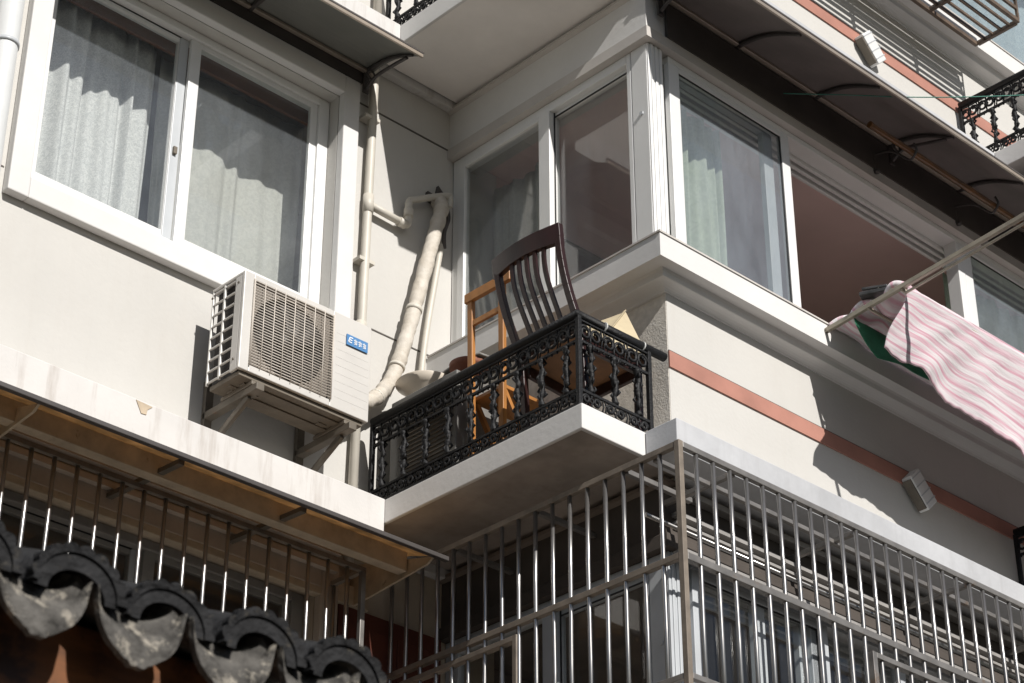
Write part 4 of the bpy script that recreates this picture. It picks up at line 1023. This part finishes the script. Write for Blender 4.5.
def cover(cxx, seed):
    # convex tile with a thick front arch and a knobbed rim
    rnd = random.Random(seed); m = MB(); n = 18; Ro = .084; Ri = .056; vs = []; rows = 6
    zoff = -.026 + rnd.uniform(-.006, .006); yoff = rnd.uniform(-.012, .008)
    for r in range(rows + 1):
        s = -.015 + yoff + r / rows * .9
        for q in range(n + 1):
            a = PI * q / n; vs.append((cxx - Ro * math.cos(a), EY + s, EZ + zoff + Ro * .86 * math.sin(a) + s * SLOPE))
        for q in range(n + 1):
            a = PI * q / n; vs.append((cxx - Ri * math.cos(a), EY + s, EZ + zoff + Ri * .80 * math.sin(a) + s * SLOPE))
    W = 2 * (n + 1); fs = []
    for r in range(rows):
        for q in range(n):
            fs.append((r * W + q, r * W + q + 1, (r + 1) * W + q + 1, (r + 1) * W + q)); k = n + 1
            fs.append((r * W + k + q + 1, r * W + k + q, (r + 1) * W + k + q, (r + 1) * W + k + q + 1))
    m.add(vs, fs, True)
    m.add(vs[:2 * (n + 1)], [(q + 1, q, n + 1 + q, n + 1 + q + 1) for q in range(n)], False)
    t = m.build('cover_tile', 'tiledark', ER, fix=False)
    k = MB(); nn = 72; vs = []
    for q in range(nn + 1):
        a = PI * (q / nn * 1.04 - .02); sc = .010 * abs(math.sin(a * 8.5)) ** .7
        for rr, yy in ((Ro * .90, -.020), (Ro * 1.0 + sc, -.024), (Ro * 1.02 + sc, -.008), (Ro * .99, .006)):
            vs.append((cxx - rr * math.cos(a), EY + yy + yoff, EZ + zoff + rr * .86 * math.sin(a)))
    k.add(vs, [(q * 4 + b, q * 4 + (b + 1) % 4, q * 4 + 4 + (b + 1) % 4, q * 4 + 4 + b) for q in range(nn) for b in range(4)], False)
    k.build('scalloped_rim', 'tiledark', t)
i = 0
xx = .334
while xx < 2.30:
    if True: 
        t = trough(xx, i).build('trough_tile', 'tile', ER, fix=False)
        apron(xx, i).build('drip_apron', 'tile', t, fix=False)
    cover(xx + PT_ / 2 - .034, i); xx += PT_; i += 1
m = MB(); m.box(.25, 2.28, EY + .085, EY + .125, EZ - .46, EZ - .030); m.build('fascia_board', 'fascia', ER, bev=.006)
m = MB(); m.poly_prism([(.3, EY + .13, EZ - .03), (.3, EY + .9, EZ - .06 + .87 * SLOPE), (.3, EY + .9, EZ - .085 + .87 * SLOPE), (.3, EY + .13, EZ - .07)], (2.0, 0, 0)); m.build('roof_boarding', 'tiledark', ER)
m = MB(); m.box(.25, 2.27, EY + .13, EY + .85, GZ, EZ - .10); m.build('wall', 'rough', ER)

# ------------------------------------------------------------------ light, sky, camera
SUN = Vector((-.158, -1.0, .72)).normalized()      # direction towards the sun
el = math.asin(SUN.z); az = math.atan2(SUN.x, SUN.y)     # azimuth from +Y towards +X
ld = bpy.data.lights.new('sun', 'SUN'); ld.energy = 5.0; ld.angle = math.radians(.5); ld.color = (1, .965, .915)
lo = bpy.data.objects.new('sun', ld); COL.objects.link(lo); lo.rotation_euler = SUN.to_track_quat('Z', 'Y').to_euler(); lo.location = SUN * 40
wd = bpy.data.worlds.new('World'); SC.world = wd; wd.use_nodes = True
nt = wd.node_tree; bg = nt.nodes.get('Background') or nt.nodes.new('ShaderNodeBackground')
sky = nt.nodes.new('ShaderNodeTexSky'); sky.sky_type = 'NISHITA'; sky.sun_disc = False
sky.sun_elevation = el; sky.sun_rotation = az
nt.links.new(sky.outputs[0], bg.inputs[0]); bg.inputs[1].default_value = .05
cam = bpy.data.cameras.new('camera'); co = bpy.data.objects.new('camera', cam); COL.objects.link(co); SC.camera = co
yaw, pit = math.radians(43.549), math.radians(30.532)
fwd = Vector((math.sin(yaw) * math.cos(pit), math.cos(yaw) * math.cos(pit), math.sin(pit)))
right = Vector((math.cos(yaw), -math.sin(yaw), 0)); up = right.cross(fwd)
co.matrix_world = Matrix(((right.x, up.x, -fwd.x, 0), (right.y, up.y, -fwd.y, 0), (right.z, up.z, -fwd.z, 0), (0, 0, 0, 1)))
cam.sensor_width = 36; cam.lens = 2176.48 / 1024 * 36; cam.clip_start = .05; cam.clip_end = 1000
cam.dof.use_dof = True; cam.dof.focus_distance = 10.0; cam.dof.aperture_fstop = 9
vs_ = SC.view_settings; vs_.view_transform = 'Standard'; vs_.look = 'None'; vs_.exposure = 0.12; vs_.gamma = 1; vs_.use_curve_mapping = False
SC.cycles.max_bounces = 8; SC.cycles.diffuse_bounces = 4; SC.cycles.transparent_max_bounces = 16
SC.cycles.use_denoising = True
